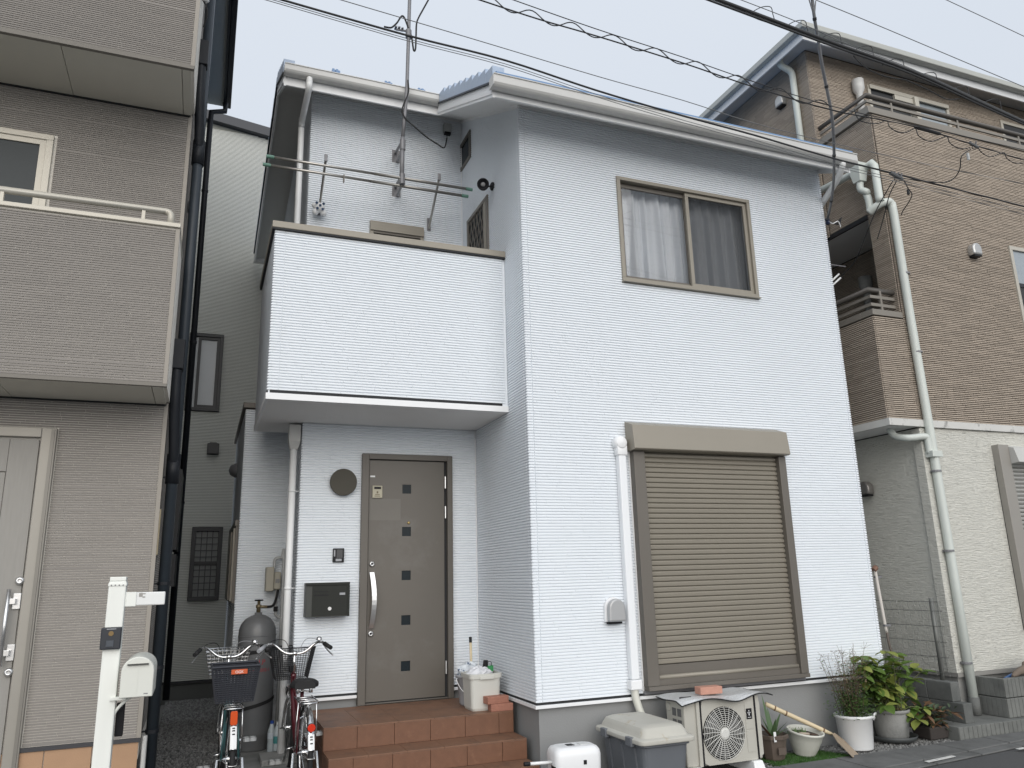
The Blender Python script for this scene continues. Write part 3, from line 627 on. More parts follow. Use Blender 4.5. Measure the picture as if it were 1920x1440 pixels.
# ================================================================== LEFT NEIGHBOUR
def house_left():
    lh = thing('taupe_house', 'taupe three-storey house clad in narrow brick siding with overhanging balcony', 'house', (-5, 2, 0))
    X, Y, YB2, YB3, XW = -2.94, .5, -.15, -.21, -8.5
    F1 = Fr((0, Y), (1, 0), (0, -1)); F2 = Fr((0, YB2), (1, 0), (0, -1)); F3 = Fr((0, YB3), (1, 0), (0, -1)); FS = Fr((X, 0), (0, 1), (1, 0))
    ye = 4.5
    c = MB(); c.box(XW, X-.005, Y+.005, ye, .40, 8.9); c.box(XW, X+.011, YB2+.005, YB2+.14, 3.05, 4.285)
    c.box(X-.13, X+.011, YB2+.14, Y-.001, 3.05, 4.285); c.box(XW, X-.13, YB2+.14, Y, 3.05, 3.3)
    c.box(XW, X+.02, YB3+.005, Y+.004, 5.68, 8.9)
    obj('wall', c, TGROUT, lh)
    wn = H(103, 257, 'y', Y); wb = 4.0
    s = MB(); kw = dict(pitch=.0182, gap=.0050, d=.0028, bev=.0005, lmin=.12, lmax=.42, vgap=.0022, wide=.05)
    siding(s, F1, -5.6, X-.028, .55, 3.03, [(-4.75, -3.685, .3, 2.80)], **kw)
    obj('ground_floor_siding', s, TAUPE, lh, kind='stuff')
    s = MB(); siding(s, F1, -5.6, X-.028, 4.2, 5.655, [(-5.4, wn.x+.02, 3.9, 5.26)], **kw); obj('middle_floor_siding', s, TAUPE, lh, kind='stuff')
    s = MB(); siding(s, F2, -5.6, X-.016, 3.06, 4.27, **kw); obj('balcony_siding', s, TAUPE, lh, kind='stuff')
    s = MB(); siding(s, F3, -5.6, X-.008, 5.70, 8.4, **kw); obj('top_floor_siding', s, TAUPE, lh, kind='stuff')
    s = MB(); siding(s, FS, Y+.03, ye, .55, 8.4, pitch=.0176, gap=.0042, d=.0028, bev=.0006, lmin=.1, lmax=.4, d0=-.004)
    obj('side_siding', s, TAUPE, lh, kind='stuff')
    # corner strips
    CS = M('taupe_corner_strip', (.30, .275, .24), .6, var=.05)
    obj('corner_strip', MB().box(X-.026, X+.004, Y-.008, Y+.028, .54, 5.66), CS, lh); obj('corner_strip', MB().box(X-.015, X+.014, YB2-.008, YB2+.03, 3.05, 4.28), CS, lh); obj('corner_strip', MB().box(X-.007, X+.024, YB3-.008, YB3+.03, 5.68, 8.9), CS, lh)
    # soffits in panels
    xs = [-6, -4.93, -4.02, X-.09, X-.01]
    for k in range(4):
        obj('soffit_panel', MB().box(xs[k]+.0025, xs[k+1]-.0025, YB2+.03, Y-.004, 3.032, 3.049), LBEIGE, lh)
    p = H(113, 80, 'z', 5.66); xs = [-6, -4.73, p.x-.0, X-.07, X-.005]
    for k in range(4):
        obj('soffit_panel', MB().box(xs[k]+.0025, xs[k+1]-.0025, YB3+.03, Y-.004, 5.655, 5.679), LBEIGE, lh)
    EDG = M('taupe_edge', (.20, .186, .165), .8)
    obj('soffit_edge', MB().box(-6, X+.013, YB2-.006, YB2+.028, 3.03, 3.058), EDG, lh); obj('soffit_edge', MB().box(-6, X+.022, YB3-.006, YB3+.028, 5.653, 5.695), EDG, lh)
    obj('soffit_joint', MB().box(-6, X-.012, Y-.0155, Y-.0055, 3.018, 3.031), BLACKL, lh); obj('soffit_joint', MB().box(-6, X-.012, Y-.0155, Y-.0055, 5.64, 5.654), BLACKL, lh)
    # base tiles
    x = -2.955
    obj('base_flashing', MB().box(-3.70, X+.004, Y-.022, Y+.01, .518, .545), M('dark_flashing', (.04, .04, .045), .5), lh)
    FS2 = [(x, .5)]; zt = .515
    for zt, zb in ((.516, .265), (.262, .03)):
        xx = -2.945 if zt > .5 else -2.945
        while xx > -5.5:
            obj('base_tile', MB().box(xx-.297, xx-.003, Y-.012, Y+.004, zb, zt), TANT, lh, bevel=.002); xx -= .30
    obj('base_wall', MB().box(-8, X-.01, Y+.006, ye, 0, .515), CONC, lh)
    # balcony parapet cap and rail
    cz = 4.285
    obj('parapet_cap', MB().box(-6, X+.018, YB2-.022, YB2+.15, cz, cz+.035).box(X-.14, X+.018, YB2+.151, Y-.01, cz, cz+.035), LRAIL, lh, bevel=.004)
    rl = H(0, 338, 'y', YB2+.06); zr = 4.44
    pts = [(-6, YB2+.06, zr), (X-.10, YB2+.06, zr)]+arc((X-.10, YB2+.06, zr-.04), .04, math.pi/2, 0, 5, (1, 0, 0), (0, 0, 1))+[(X-.06, YB2+.06, cz+.03)]
    r = obj('handrail', MB().tube(pts, .026, 12), LRAIL, lh, smooth=True)
    for a, b in ((271, 405), (8, 360)):
        q = H(a, b-20, 'y', YB2+.06); obj('rail_post', MB().box(q.x-.012, q.x+.012, YB2+.045, YB2+.075, cz+.03, zr-.02), LRAIL, r)
    obj('rail_post', MB().box(-4.9, -4.876, YB2+.045, YB2+.075, cz+.03, zr-.02), LRAIL, r)
    # middle floor window
    FW = Fr((0, Y), (1, 0), (0, -1)); x1 = wn.x; z1 = wn.z
    wf = obj('balcony_window', frame4(MB(), FW, -5.4, x1, 3.35, z1, .05, -.02, .03), LRAIL, lh, bevel=.003)
    obj('sash', frame4(MB(), FW, -4.42, x1-.05, 3.4, z1-.05, .045, -.01, .018), LRAIL, wf); obj('pane', MB().pbox(FW, -4.375, x1-.095, 3.45, z1-.095, -.004, .004), M('grey_obscure_glass', (.05, .057, .06), .5, var=.1, vs=30, spec=.25), wf)
    obj('sash', frame4(MB(), FW, -5.35, -4.40, 3.4, z1-.05, .045, -.016, .008), LRAIL, wf); obj('pane', MB().pbox(FW, -5.3, -4.445, 3.45, z1-.095, -.010, -.004), MATS['grey_obscure_glass'], wf)
    # door
    dx1, dz1, dz0 = -3.692, 2.80, .30
    d = obj('front_door', MB().pbox(FW, dx1-.10, dx1, dz0, dz1, -.02, .04).pbox(FW, -4.75, dx1-.10, dz1-.075, dz1, -.02, .04), M('door_surround', (.30, .285, .255), .45, metal=.3), lh, bevel=.005)
    obj('door_jamb', MB().pbox(FW, dx1-.035, dx1-.012, dz0, dz1-.012, .04, .05), M('door_surround2', (.20, .19, .17), .45, metal=.3), d)
    lx1 = dx1-.11
    for a, b, nm, dp in ((lx1-.19, lx1, 'door_stile', .02), (lx1-.44, lx1-.195, 'door_board', .008), (lx1-.70, lx1-.445, 'door_board', .008), (lx1-.95, lx1-.705, 'door_board', .008)):
        obj(nm, MB().pbox(FW, a, b, dz0, dz1-.09 if nm == 'door_stile' else dz1-.34, -.015, dp), LDOOR, d, bevel=.003)
    obj('door_rail', MB().pbox(FW, lx1-.95, lx1-.1915, dz1-.335, dz1-.09, -.015, .019), LDOOR, d, bevel=.003)
    obj('door_backing', MB().pbox(FW, lx1-.96, lx1+.005, dz0, dz1-.08, -.02, -.0155), BLACKL, d)
    hx = -3.868
    h = obj('door_handle', MB().tube([FW.P(hx, 1.10, .075), FW.P(hx-.0, 1.62, .075)], .014, 8), SILVER, d, smooth=True)
    for z in (1.535, 1.185):
        obj('handle_bracket', MB().pbox(FW, -3.845, -3.795, z-.055, z+.055, .02, .035).pbox(FW, hx, -3.82, z-.02, z+.02, .0355, .075), SILVER, h, bevel=.003)
    for z in (1.677, 1.054): obj('door_lock', MB().lathe([(.03, 0), (.03, .02), (.02, .03), (.01, .03), (.01, .02)], FW.P(-3.815, z, .02), 16, axis=(0, -1, 0)), SILVER, d, smooth=True)
    # downpipes on the side
    px, py = -2.868, .63; qx, qy = -2.895, .50
    obj('downpipe', MB().tube([(px, py, 8.38), (px, py, .06)], .043, 12), PIPED, lh, smooth=True)
    for zh, mt in ((6.18, PIPEK), (3.33, PIPEK)):
        obj('rain_hopper', MB().box(qx-.05, qx+.05, qy-.05, qy+.06, zh, zh+.25), mt, lh, bevel=.006)
        obj('offset_pipe', MB().tube(smoothpath([(qx, qy, zh), (qx, qy, zh-.08), (qx+.005, qy+.01, zh-.3), (px-.005, py-.05, zh-.62), (px, py-.01, zh-.75)], 4), .041, 12), PIPEK, lh, smooth=True); obj('pipe_joint', MB().tube([(px, py, zh-.92), (px, py, zh-.68)], .053, 12), PIPEK, lh, smooth=True)
    for z in (2.45, 1.62, 1.0, .55): obj('pipe_clip', MB().tube([(px, py, z), (px, py, z+.025)], .049, 12).box(X, px, py-.006, py+.006, z+.006, z+.018), PIPEK, lh)
    obj('drain_pipe', MB().tube([(X+.03, Y+.03, .55), (X+.03, Y+.03, .05)], .018, 8), GUTTER, lh)
    p2 = [(-2.70, 4.45, 8.35), (-2.70, 4.45, 8.22), (-2.88, 4.42, 8.15), (-2.885, 4.42, 7.9), (-2.885, 4.42, .3)]
    obj('downpipe', MB().tube(p2, .04, 10), PIPEK, lh, smooth=True)
    for z in (6.9, 4.7, 2.6): obj('pipe_clip', MB().tube([(-2.885, 4.42, z), (-2.885, 4.42, z+.03)], .047, 10), PIPEK, lh)
    # roof eave above
    obj('eave_soffit', MB().box(-8, -2.73, YB3-.3, 4.62, 8.40, 8.43), M('grey_vented_soffit', (.36, .38, .37), .8), lh)
    obj('fascia', MB().box(-2.73, -2.70, YB3-.3, 4.62, 8.36, 8.55), PIPEK, lh); obj('gutter', MB().box(-2.70, -2.625, YB3-.3, 4.66, 8.40, 8.54), PIPEK, lh, bevel=.01)
    obj('roof', MB().prism([(-2.66, YB3-.35, 8.56), (-8, YB3-.35, 9.6), (-8, YB3-.35, 8.56)], (0, 5.0, 0)), M('dark_slate_roof', (.05, .052, .056), .7), lh)
    v = obj('vent_hood', MB().lathe([(.055, 0), (.055, .03), (.05, .05), (.02, .06), (0, .06)], (X+.005, 1.0, 5.02), 16, axis=(1, 0, 0)), STEELD, lh, smooth=True)
    obj('patch_plate', MB().box(X+.004, X+.012, .53, .62, 1.85, 2.20), M('cream_plate', (.45, .38, .25), .7), lh)
    # side windows further back
    for z0, z1 in ((2.0, 2.9), (1.6, 1.95)): obj('side_window', MB().box(X+.002, X+.07, 3.4, 4.2, z0, z1), BLKF, lh)
    for z in (6.75, 6.55, 6.9): obj('cable_insulator', MB().lathe([(.02, 0), (.032, .02), (.024, .04), (.032, .06), (.02, .08)], (X+.05, .1, z), 12), M('porcelain', (.6, .6, .6), .3), lh, smooth=True)
    cb = [(X+.05+.025*math.sin(k*1.3), .08+.03*math.cos(k*2.1), 6.3+k*.09) for k in range(26)]
    obj('service_cable', MB().tube(smoothpath(cb, 3), .007, 6), BLKRB, lh)
house_left()

# ================================================================== BACK HOUSE
def house_back():
    bh = thing('sage_house', 'tall sage white house with black window frames seen in the gap behind', 'house', (-3, 8, 0))
    Y = 6.3; F = Fr((0, Y), (1, 0), (0, -1))
    top = lambda a: 9.096-(a+2.88)*.132
    c = MB(); c.prism([(-5.0, Y+.004, .29), (-.5, Y+.004, .29), (-.5, Y+.004, top(-.5)), (-5.0, Y+.004, top(-5))], (0, 5, 0)); obj('wall', c, BACKG, bh)
    w1 = (-2.985, -2.49, 4.18, 5.41); w2 = (-2.75, -2.325, 1.384, 2.43)
    s = MB(); siding(s, F, -4.2, -1.0, .30, 9.0, [w1, w2], pitch=.0228, gap=.0052, d=.006, bev=.002, lmin=.6, lmax=1.8, vgap=.001, top=lambda a: top(a)-.0); obj('siding', s, BACKW, bh, kind='stuff')
    obj('foundation', MB().box(-5, -.5, Y+.02, Y+4.9, 0, .29), M('dark_foundation', (.11, .115, .11), .85, var=.1), bh); obj('base_flashing', MB().box(-5, -.5, Y-.02, Y+.019, .262, .298), BLKF, bh)
    r = MB(); r.prism([(-5.2, Y-.12, top(-5.2)), (-.3, Y-.12, top(-.3)), (-.3, Y-.12, top(-.3)+.16), (-5.2, Y-.12, top(-5.2)+.16)], (0, 5.4, 0)); obj('roof', r, M('black_metal_roof', (.018, .022, .03), .45), bh)
    a = obj('tall_window', frame4(MB(), F, *w1[:2], *w1[2:], .05, -.01, .05), BLKF, bh, bevel=.004); obj('sash', frame4(MB(), F, w1[0]+.13, w1[1]-.05, w1[2]+.05, w1[3]-.05, .045, -.005, .03), BLKF, a); obj('pane', MB().pbox(F, w1[0]+.05, w1[1]-.06, w1[2]+.06, w1[3]-.06, -.004, .006), FGLASS, a)
    obj('sash_post', MB().pbox(F, w1[0]+.05, w1[0]+.075, w1[2]+.05, w1[3]-.05, .0065, .02), M('grey_sash', (.28, .29, .3), .5), a)
    a = obj('grille_window', frame4(MB(), F, *w2[:2], *w2[2:], .06, -.01, .09), BLKF, bh, bevel=.004); obj('pane', MB().pbox(F, w2[0]+.06, w2[1]-.06, w2[2]+.06, w2[3]-.06, -.004, .006), M('dim_glass', (.11, .125, .125), .3), a)
    obj('sash_rail', MB().pbox(F, w2[0]+.06, w2[1]-.06, (w2[2]+w2[3])/2-.03, (w2[2]+w2[3])/2+.03, .0065, .04), BLKF, a)
    for k in range(1, 4): x = w2[0]+.06+(w2[1]-w2[0]-.12)*k/4; obj('grille_bar', MB().pbox(F, x-.006, x+.006, w2[2]+.06, w2[3]-.06, .05, .062), BLKF, a)
    for k in range(1, 10): z = w2[2]+.06+(w2[3]-w2[2]-.12)*k/10; obj('grille_bar', MB().pbox(F, w2[0]+.06, w2[1]-.06, z-.006, z+.006, .0625, .072), BLKF, a)
    v = MB(); v.prism([F.P(-2.624, 3.515, 0), F.P(-2.454, 3.515, 0), F.P(-2.454, 3.67, 0), F.P(-2.50, 3.69, 0), F.P(-2.58, 3.69, 0), F.P(-2.624, 3.67, 0)], F.n*.12); obj('vent_hood', v, BLKF, bh, bevel=.006)
house_back()

# ================================================================== RIGHT NEIGHBOUR
def house_right():
    rh = thing('brown_house', 'three-storey house with brown brick upper floors over an ivory ground floor', 'house', (7, 3, 0))
    X, XR, YE, XB_ = 4.70, 11.5, 7.0, 4.27
    F = Fr((0, 0), (1, 0), (0, -1)); FL = Fr((X, 0), (0, 1), (-1, 0)); F3 = Fr((0, .86), (1, 0), (0, -1)); FB_ = Fr((XB_, 0), (0, 1), (-1, 0)); FL3 = Fr((4.68, 0), (0, 1), (-1, 0))
    FI = Fr((5.5, 0), (0, 1), (-1, 0))
    # ground floor
    shw = (5.80, 8.0, .9, 2.95)
    obj('ground_floor_wall', MB().box(X+.02, XR, 0, YE, .53, 3.10), IVORY, rh)
    obj('corner_board', MB().box(X-.004, X+.10, -.012, .10, .53, 3.09), IVORY, rh, bevel=.004)
    obj('foundation', MB().box(X+.03, XR, .02, YE, 0, .49), CONC, rh); obj('base_flashing', MB().box(X+.0, XR, -.016, YE, .49, .529), M('grey_flashing', (.24, .235, .22), .6, var=.1), rh)
    # band
    BAND = M('weathered_white_band', (.55, .55, .53), .8, var=.1, vs=5, c2=(.10, .10, .095), c2s=6, c2lo=.55, c2hi=.72)
    obj('floor_band', MB().box(XB_-.02, XR, -.03, .02, 3.105, 3.185), BAND, rh, bevel=.004); obj('floor_band', MB().box(XB_-.02, XB_+.02, .021, 3.2, 3.105, 3.185), BAND, rh)
    obj('bay_soffit', MB().box(XB_+.021, X+.02, .021, 3.2, 3.112, 3.14), SOFF, rh)
    # second floor
    w2 = (6.735, 8.0, 4.30, 5.55)
    c = MB(); c.box(X+.006, XR, .006, .25, 3.186, 6.98); c.box(X+.006, X+.14, 3.0, YE, 3.186, 6.98); c.box(5.506, 5.6, .25, 3.0, 3.186, 5.75); c.box(XR-.1, XR, .25, YE, .5, 8.5)
    c.box(X+.006, X+.14, .25, .86, 5.80, 6.98); c.box(X+.006, XR, YE-.1, YE, 3.2, 8.5); c.box(X+.14, XR-.1, .87, YE-.1, 5.8, 6.0)
    c.box(XB_+.006, X+.005, .006, .12, 3.186, 4.37); c.box(XB_+.006, XB_+.12, .12, 3.1, 3.186, 4.37); c.box(XB_+.12, 5.5, .25, 3.0, 3.2, 3.5)
    c.box(4.686, XR, .866, YE, 5.80, 8.55)
    obj('wall', c, BRGRV, rh)
    kw = dict(pitch=.0226, gap=.0065, d=.010, bev=.002, lmin=.08, lmax=.34, vgap=.002, jit=.2)
    s = MB(); siding(s, F, X+.02, 9.4, 3.19, 7.02, [w2], **kw); siding(s, F, XB_, X+.018, 3.19, 4.37, **kw)
    obj('middle_front_siding', s, BROWN, rh, kind='stuff')
    s = MB(); siding(s, FB_, 0, 3.1, 3.19, 4.37, **kw); siding(s, FL, 0, .25, 4.37, 5.76, d0=-.004, **kw); siding(s, FL, 0, .86, 5.76, 7.02, d0=-.004, **kw); siding(s, FI, .25, 3.0, 3.5, 5.74, **kw)
    obj('middle_side_siding', s, BROWN, rh, kind='stuff')
    s = MB(); siding(s, F3, 4.68, 10.8, 6.9, 8.53, [(5.72, 7.30, 6.2, 8.24), (8.40, 9.5, 6.2, 8.24)], **kw); siding(s, FL3, .86, 5.5, 5.76, 8.53, [(3.35, 4.2, 7.1, 8.35)], **kw)
    obj('top_siding', s, BROWN, rh, kind='stuff')
    # loggia ceiling
    obj('loggia_soffit', MB().box(X+.02, 5.5, .25, 3.0, 5.752, 5.79), SOFF, rh); obj('slab_edge', MB().box(X-.012, X+.019, .25, 3.0, 5.735, 5.79), BLKF, rh)
    # caps and rails
    RAILM = M('grey_bronze_rail', (.215, .198, .172), .5, metal=.1, var=.06)
    RAILD = M('dark_handrail', (.085, .078, .07), .5, metal=.1)
    def railset(nm, pts, zc, zs, zt, cw=.15):
        cp = MB()
        for a, b in zip(pts[:-1], pts[1:]):
            x0, x1 = sorted((a[0], b[0])); y0, y1 = sorted((a[1], b[1]))
            if x1-x0 > y1-y0: cp.box(x0-.025, x1, y0-.025, y0+cw, zc-.07, zc)
            else: cp.box(x0-.0252, x0+cw, y0+.151, y1, zc-.07, zc)
        p = obj(nm, cp, RAILM, rh, bevel=.004)
        ctr = [(x+.06 if i != len(pts)-1 or True else x, y+.06) for i, (x, y) in enumerate(pts)]
        for z in zs:
            r = MB(); 
            for a, b in zip(ctr[:-1], ctr[1:]):
                x0, x1 = sorted((a[0], b[0])); y0, y1 = sorted((a[1], b[1])); 
                if x1-x0 > y1-y0: r.box(x0-.012, x1, y0-.012, y0+.012, z-.018, z+.018)
                else: r.box(x0-.012, x0+.012, y0+.0125, y1, z-.018, z+.018)
            obj('rail_bar', r, RAILM, p)
        path = [Vector((ctr[0][0], ctr[0][1], zt))]
        for c_ in ctr[1:]: path.append(Vector((c_[0], c_[1], zt)))
        obj('handrail', MB().tube(path, .032, 10), RAILD, p, smooth=True)
        for a, b in zip(ctr[:-1], ctr[1:]):
            L = math.hypot(b[0]-a[0], b[1]-a[1]); n = max(1, round(L/1.1))
            for k in range(n):
                t = (k+.35)/n; x, y = a[0]+(b[0]-a[0])*t, a[1]+(b[1]-a[1])*t
                obj('rail_post', MB().box(x-.014, x+.014, y-.014, y+.014, zc, zt), RAILM, p)
        return p
    railset('top_balcony_rail', [(X-.02, .86), (X-.02, 0), (10.5, 0)], 7.10, (7.165, 7.25), 7.335)
    railset('loggia_rail', [(XB_, 3.0), (XB_, 0), (X, 0)], 4.44, (4.525, 4.62), 4.705)
    # windows
    def win(nm, fr, a0, a1, z0, z1, gl, sp=None, fm=LRAIL):
        o = obj(nm, frame4(MB(), fr, a0, a1, z0, z1, .05, -.01, .03), fm, rh, bevel=.003); obj('pane', MB().pbox(fr, a0+.05, a1-.05, z0+.05, z1-.05, -.004, .004), gl, o)
        if sp: obj('sash_stile', MB().pbox(fr, sp-.03, sp+.03, z0+.05, z1-.05, .005, .022), fm, o)
        return o
    SKYG = M('pale_window_glass', (.30, .34, .37), .08, var=.1, spec=.8)
    a = win('balcony_window', F3, 5.72, 7.30, 6.3, 8.235, SKYG, 6.55); obj('screen_half', MB().pbox(F3, 5.77, 6.50, 6.4, 8.19, .006, .012), M('dark_screen', (.03, .032, .035), .7), a)
    obj('shutter_box', MB().pbox(F3, 5.74, 7.28, 8.17, 8.233, .031, .05), LRAIL, a)
    a = win('balcony_window', F3, 8.40, 9.5, 6.3, 8.235, SKYG); obj('screen_half', MB().pbox(F3, 8.45, 9.45, 6.4, 8.19, .006, .012), MATS['dark_screen'], a)
    a = win('front_window', F, *w2[:2], *w2[2:], SKYG); obj('sash_rail', MB().pbox(F, w2[0]+.05, w2[1]-.05, 5.0, 5.05, .005, .022), BLKF, a); obj('screen_half', MB().pbox(F, w2[0]+.06, w2[1]-.06, 4.36, 5.0, .006, .012), MATS['dark_screen'], a)
    a = win('side_window', FL3, 3.35, 4.2, 7.1, 8.35, SKYG)
    obj('clothes_rack_arm', MB().pbox(F3, 6.50, 6.58, 7.0, 8.16, .05, .12).pbox(F3, 6.15, 6.499, 8.05, 8.13, .05, .09), LRAIL, rh, bevel=.005)
    # shutter on the ground floor
    SHG = M('grey_taupe_shutter', (.30, .285, .26), .5, metal=.2, var=.05)
    SHS = M('pale_grey_slat', (.42, .42, .40), .45, metal=.2, var=.04)
    sh = obj('window_shutter', MB().pbox(F, shw[0], shw[1], shw[2], 2.72, 0, .008), BLACKL, rh)
    obj('guide_rail', MB().pbox(F, shw[0], shw[0]+.17, .9, 2.94, 0, .085), SHG, sh, bevel=.004)
    x = MB(); x.prism([F.P(shw[0]+.172, 2.945, 0), F.P(shw[0]+.172, 2.90, .14), F.P(shw[0]+.172, 2.73, .18), F.P(shw[0]+.172, 2.715, 0)], (2, 0, 0)); obj('shutter_box', x, M('pale_grey_box', (.50, .50, .48), .45), sh, bevel=.003)
    z = .92
    while z < 2.70:
        s = MB(); h = .0465; s.prism([F.P(shw[0]+.18, zz, d) for zz, d in ((z, .02), (z+h*.3, .035), (z+h*.62, .037), (z+h*.8, .022), (z+h-.007, .02), (z+h-.007, .01), (z, .01))], (1.9, 0, 0)); obj('slat', s, SHS, sh); z += h
    # vents
    for fr, a, zz, nm in ((F, 6.05, 5.39, 0), (FL, .80, 2.52, 1), (FL3, 1.37, 8.06, 0)):
        v = MB(); P = [(a+.075*math.cos(math.pi*k/10), zz+.075*math.sin(math.pi*k/10)) for k in range(11)]+[(a-.075, zz-.08), (a+.075, zz-.08)]
        v.prism([fr.P(p, q, .0) for p, q in P], fr.n*.10); o = obj('vent_hood', v, M('steel_vent', (.5, .5, .49), .35, metal=.6) if nm == 0 else M('dark_steel_vent', (.22, .21, .20), .35, metal=.5), rh, bevel=.02, smooth=True); obj('vent_grille', MB().pbox(fr, a-.06, a+.06, zz-.10, zz-.081, .01, .09), BLKPL, o)
    obj('vent_cap', MB().tube([(X+.02, 1.5, 2.75), (X-.16, 1.5, 2.72)], .07, 12), IVPL, rh, smooth=True)
    # downpipes
    PV = M('grey_green_pipe', (.55, .585, .55), .4, var=.06, vs=4)
    obj('downpipe', MB().tube(smoothpath([(4.76, -.055, 5.80), (4.77, -.055, 5.66)], 2)+[(4.775, -.055, 4.4), (4.80, -.055, 3.0), (4.815, -.055, 1.5), (4.82, -.055, .13)], .047, 12), PV, rh, smooth=True)
    obj('pipe_foot', MB().tube([(4.82, -.055, .13), (4.82, -.055, .30)], .053, 12), CONCD, rh, smooth=True)
    for z in (4.9, 3.95, 2.6, 1.75, .62): obj('pipe_clip', MB().tube([(4.795, -.055, z), (4.795, -.055, z+.02)], .056, 12), STEELD, rh)
    pp = [H(1640, 388, 'x', 4.62), H(1655, 386, 'y', -.05)]
    obj('downpipe', MB().tube(smoothpath([(4.55, .10, 5.72), (4.60, .0, 5.78), (4.68, -.05, 5.81), (4.74, -.055, 5.81), (4.765, -.055, 5.74)], 5), .045, 12), PV, rh, smooth=True)
    a = H(1535, 345, 'x', 4.60); b = H(1638, 302, 'x', 4.60)
    obj('downpipe', MB().tube([(4.60, a.y+.6, a.z-.05), (4.60, b.y+.10, b.z-.02)]+[(4.60, b.y+.03, b.z-.01), (4.60, b.y, b.z-.06), (4.60, b.y-.0, 5.86), (4.60, b.y-.01, 5.80)], .045, 12), PV, rh, smooth=True)
    h = H(1612, 325, 'x', 4.56)
    obj('rain_hopper', MB().hexa([(4.49, h.y-.055, h.z-.13), (4.59, h.y-.055, h.z-.13), (4.59, h.y+.055, h.z-.13), (4.49, h.y+.055, h.z-.13), (4.46, h.y-.09, h.z+.10), (4.62, h.y-.09, h.z+.10), (4.62, h.y+.09, h.z+.10), (4.46, h.y+.09, h.z+.10)]), PV, rh, bevel=.005)
    obj('downpipe', MB().tube(smoothpath([(4.54, h.y, h.z-.13), (4.54, h.y, h.z-.22), (4.56, h.y-.06, h.z-.28), (4.58, .12, h.z-.30), (4.58, .10, h.z-.38), (4.58, .10, 5.74)], 4), .042, 12), PV, rh, smooth=True)
    t = H(1485, 92, 'x', 4.55); bt = H(1497, 115, 'x', 4.62)
    obj('downpipe', MB().tube(smoothpath([(4.45, 1.1, 8.52), (4.45, 1.1, 8.42), (4.60, 1.08, 8.33), (4.62, 1.08, 8.2)], 4)+[(4.62, 1.08, 6.0)], .045, 12), PV, rh, smooth=True)
    l0 = H(1500+820/7.2, 420+880/7.2, 'x', 5.2); obj('loggia_pipe', MB().tube([(5.3, l0.y-.0, 3.6), (5.3, l0.y, 5.1), (5.3, l0.y, 5.2), (5.3, l0.y, 5.32)], [.05, .05, .085, .085], 10), CONC, rh, smooth=True)
    q = H(1480+575*.2292, 20+700*.2292, 'y', .78); obj('balcony_pipe', MB().tube([(q.x, .78, 7.0), (q.x, .78, 7.98), (q.x, .78, 8.05), (q.x, .78, 8.2)], [.045, .045, .08, .08], 10), GUTTER, rh, smooth=True)
    obj('drain_bend', MB().tube(smoothpath([(XB_+.22, .2, 3.11), (XB_+.24, .15, 3.02), (4.55, .02, 2.98), (4.70, -.045, 2.99), (4.745, -.05, 2.96), (4.75, -.052, 2.80)], 5), .038, 10), PV, rh, smooth=True)
    obj('pipe_joint', MB().box(4.72, 4.87, -.115, -.015, 2.76, 2.83), PV, rh, bevel=.006)
    # eaves
    EAV = M('blue_grey_fascia', (.66, .675, .69), .5, var=.05); GW = M('cream_gutter', (.40, .41, .385), .45, var=.06)
    obj('eave_soffit', MB().box(4.36, XR+.3, .56, YE+.3, 8.552, 8.575), M('grey_eave_soffit', (.55, .55, .55), .8), rh)
    obj('fascia', MB().box(4.34, 4.362, .54, YE+.3, 8.40, 8.58), EAV, rh); obj('fascia', MB().box(4.363, XR+.3, .54, .562, 8.40, 8.58), EAV, rh)
    obj('gutter', MB().box(4.26, 4.339, .44, YE+.3, 8.505, 8.595), GW, rh, bevel=.012); obj('gutter', MB().box(4.341, XR+.3, .44, .539, 8.505, 8.595), GW, rh, bevel=.012)
    r = MB(); i = 0; x0, x1, y0, y1, zz = 4.28, XR+.3, .46, YE+.3, 8.605
    r.v += [(x0, y0, zz), (x1, y0, zz), (x1, y1, zz), (x0, y1, zz), (x0+3.4, y0+3.4, zz+1.0), (x1-3.4, y0+3.4, zz+1.0)]; r.f += [(0, 1, 5, 4), (1, 2, 5), (2, 3, 4, 5), (3, 0, 4), (3, 2, 1, 0)]
    obj('roof', r, M('grey_slate_roof', (.12, .12, .125), .7), rh)
house_right()

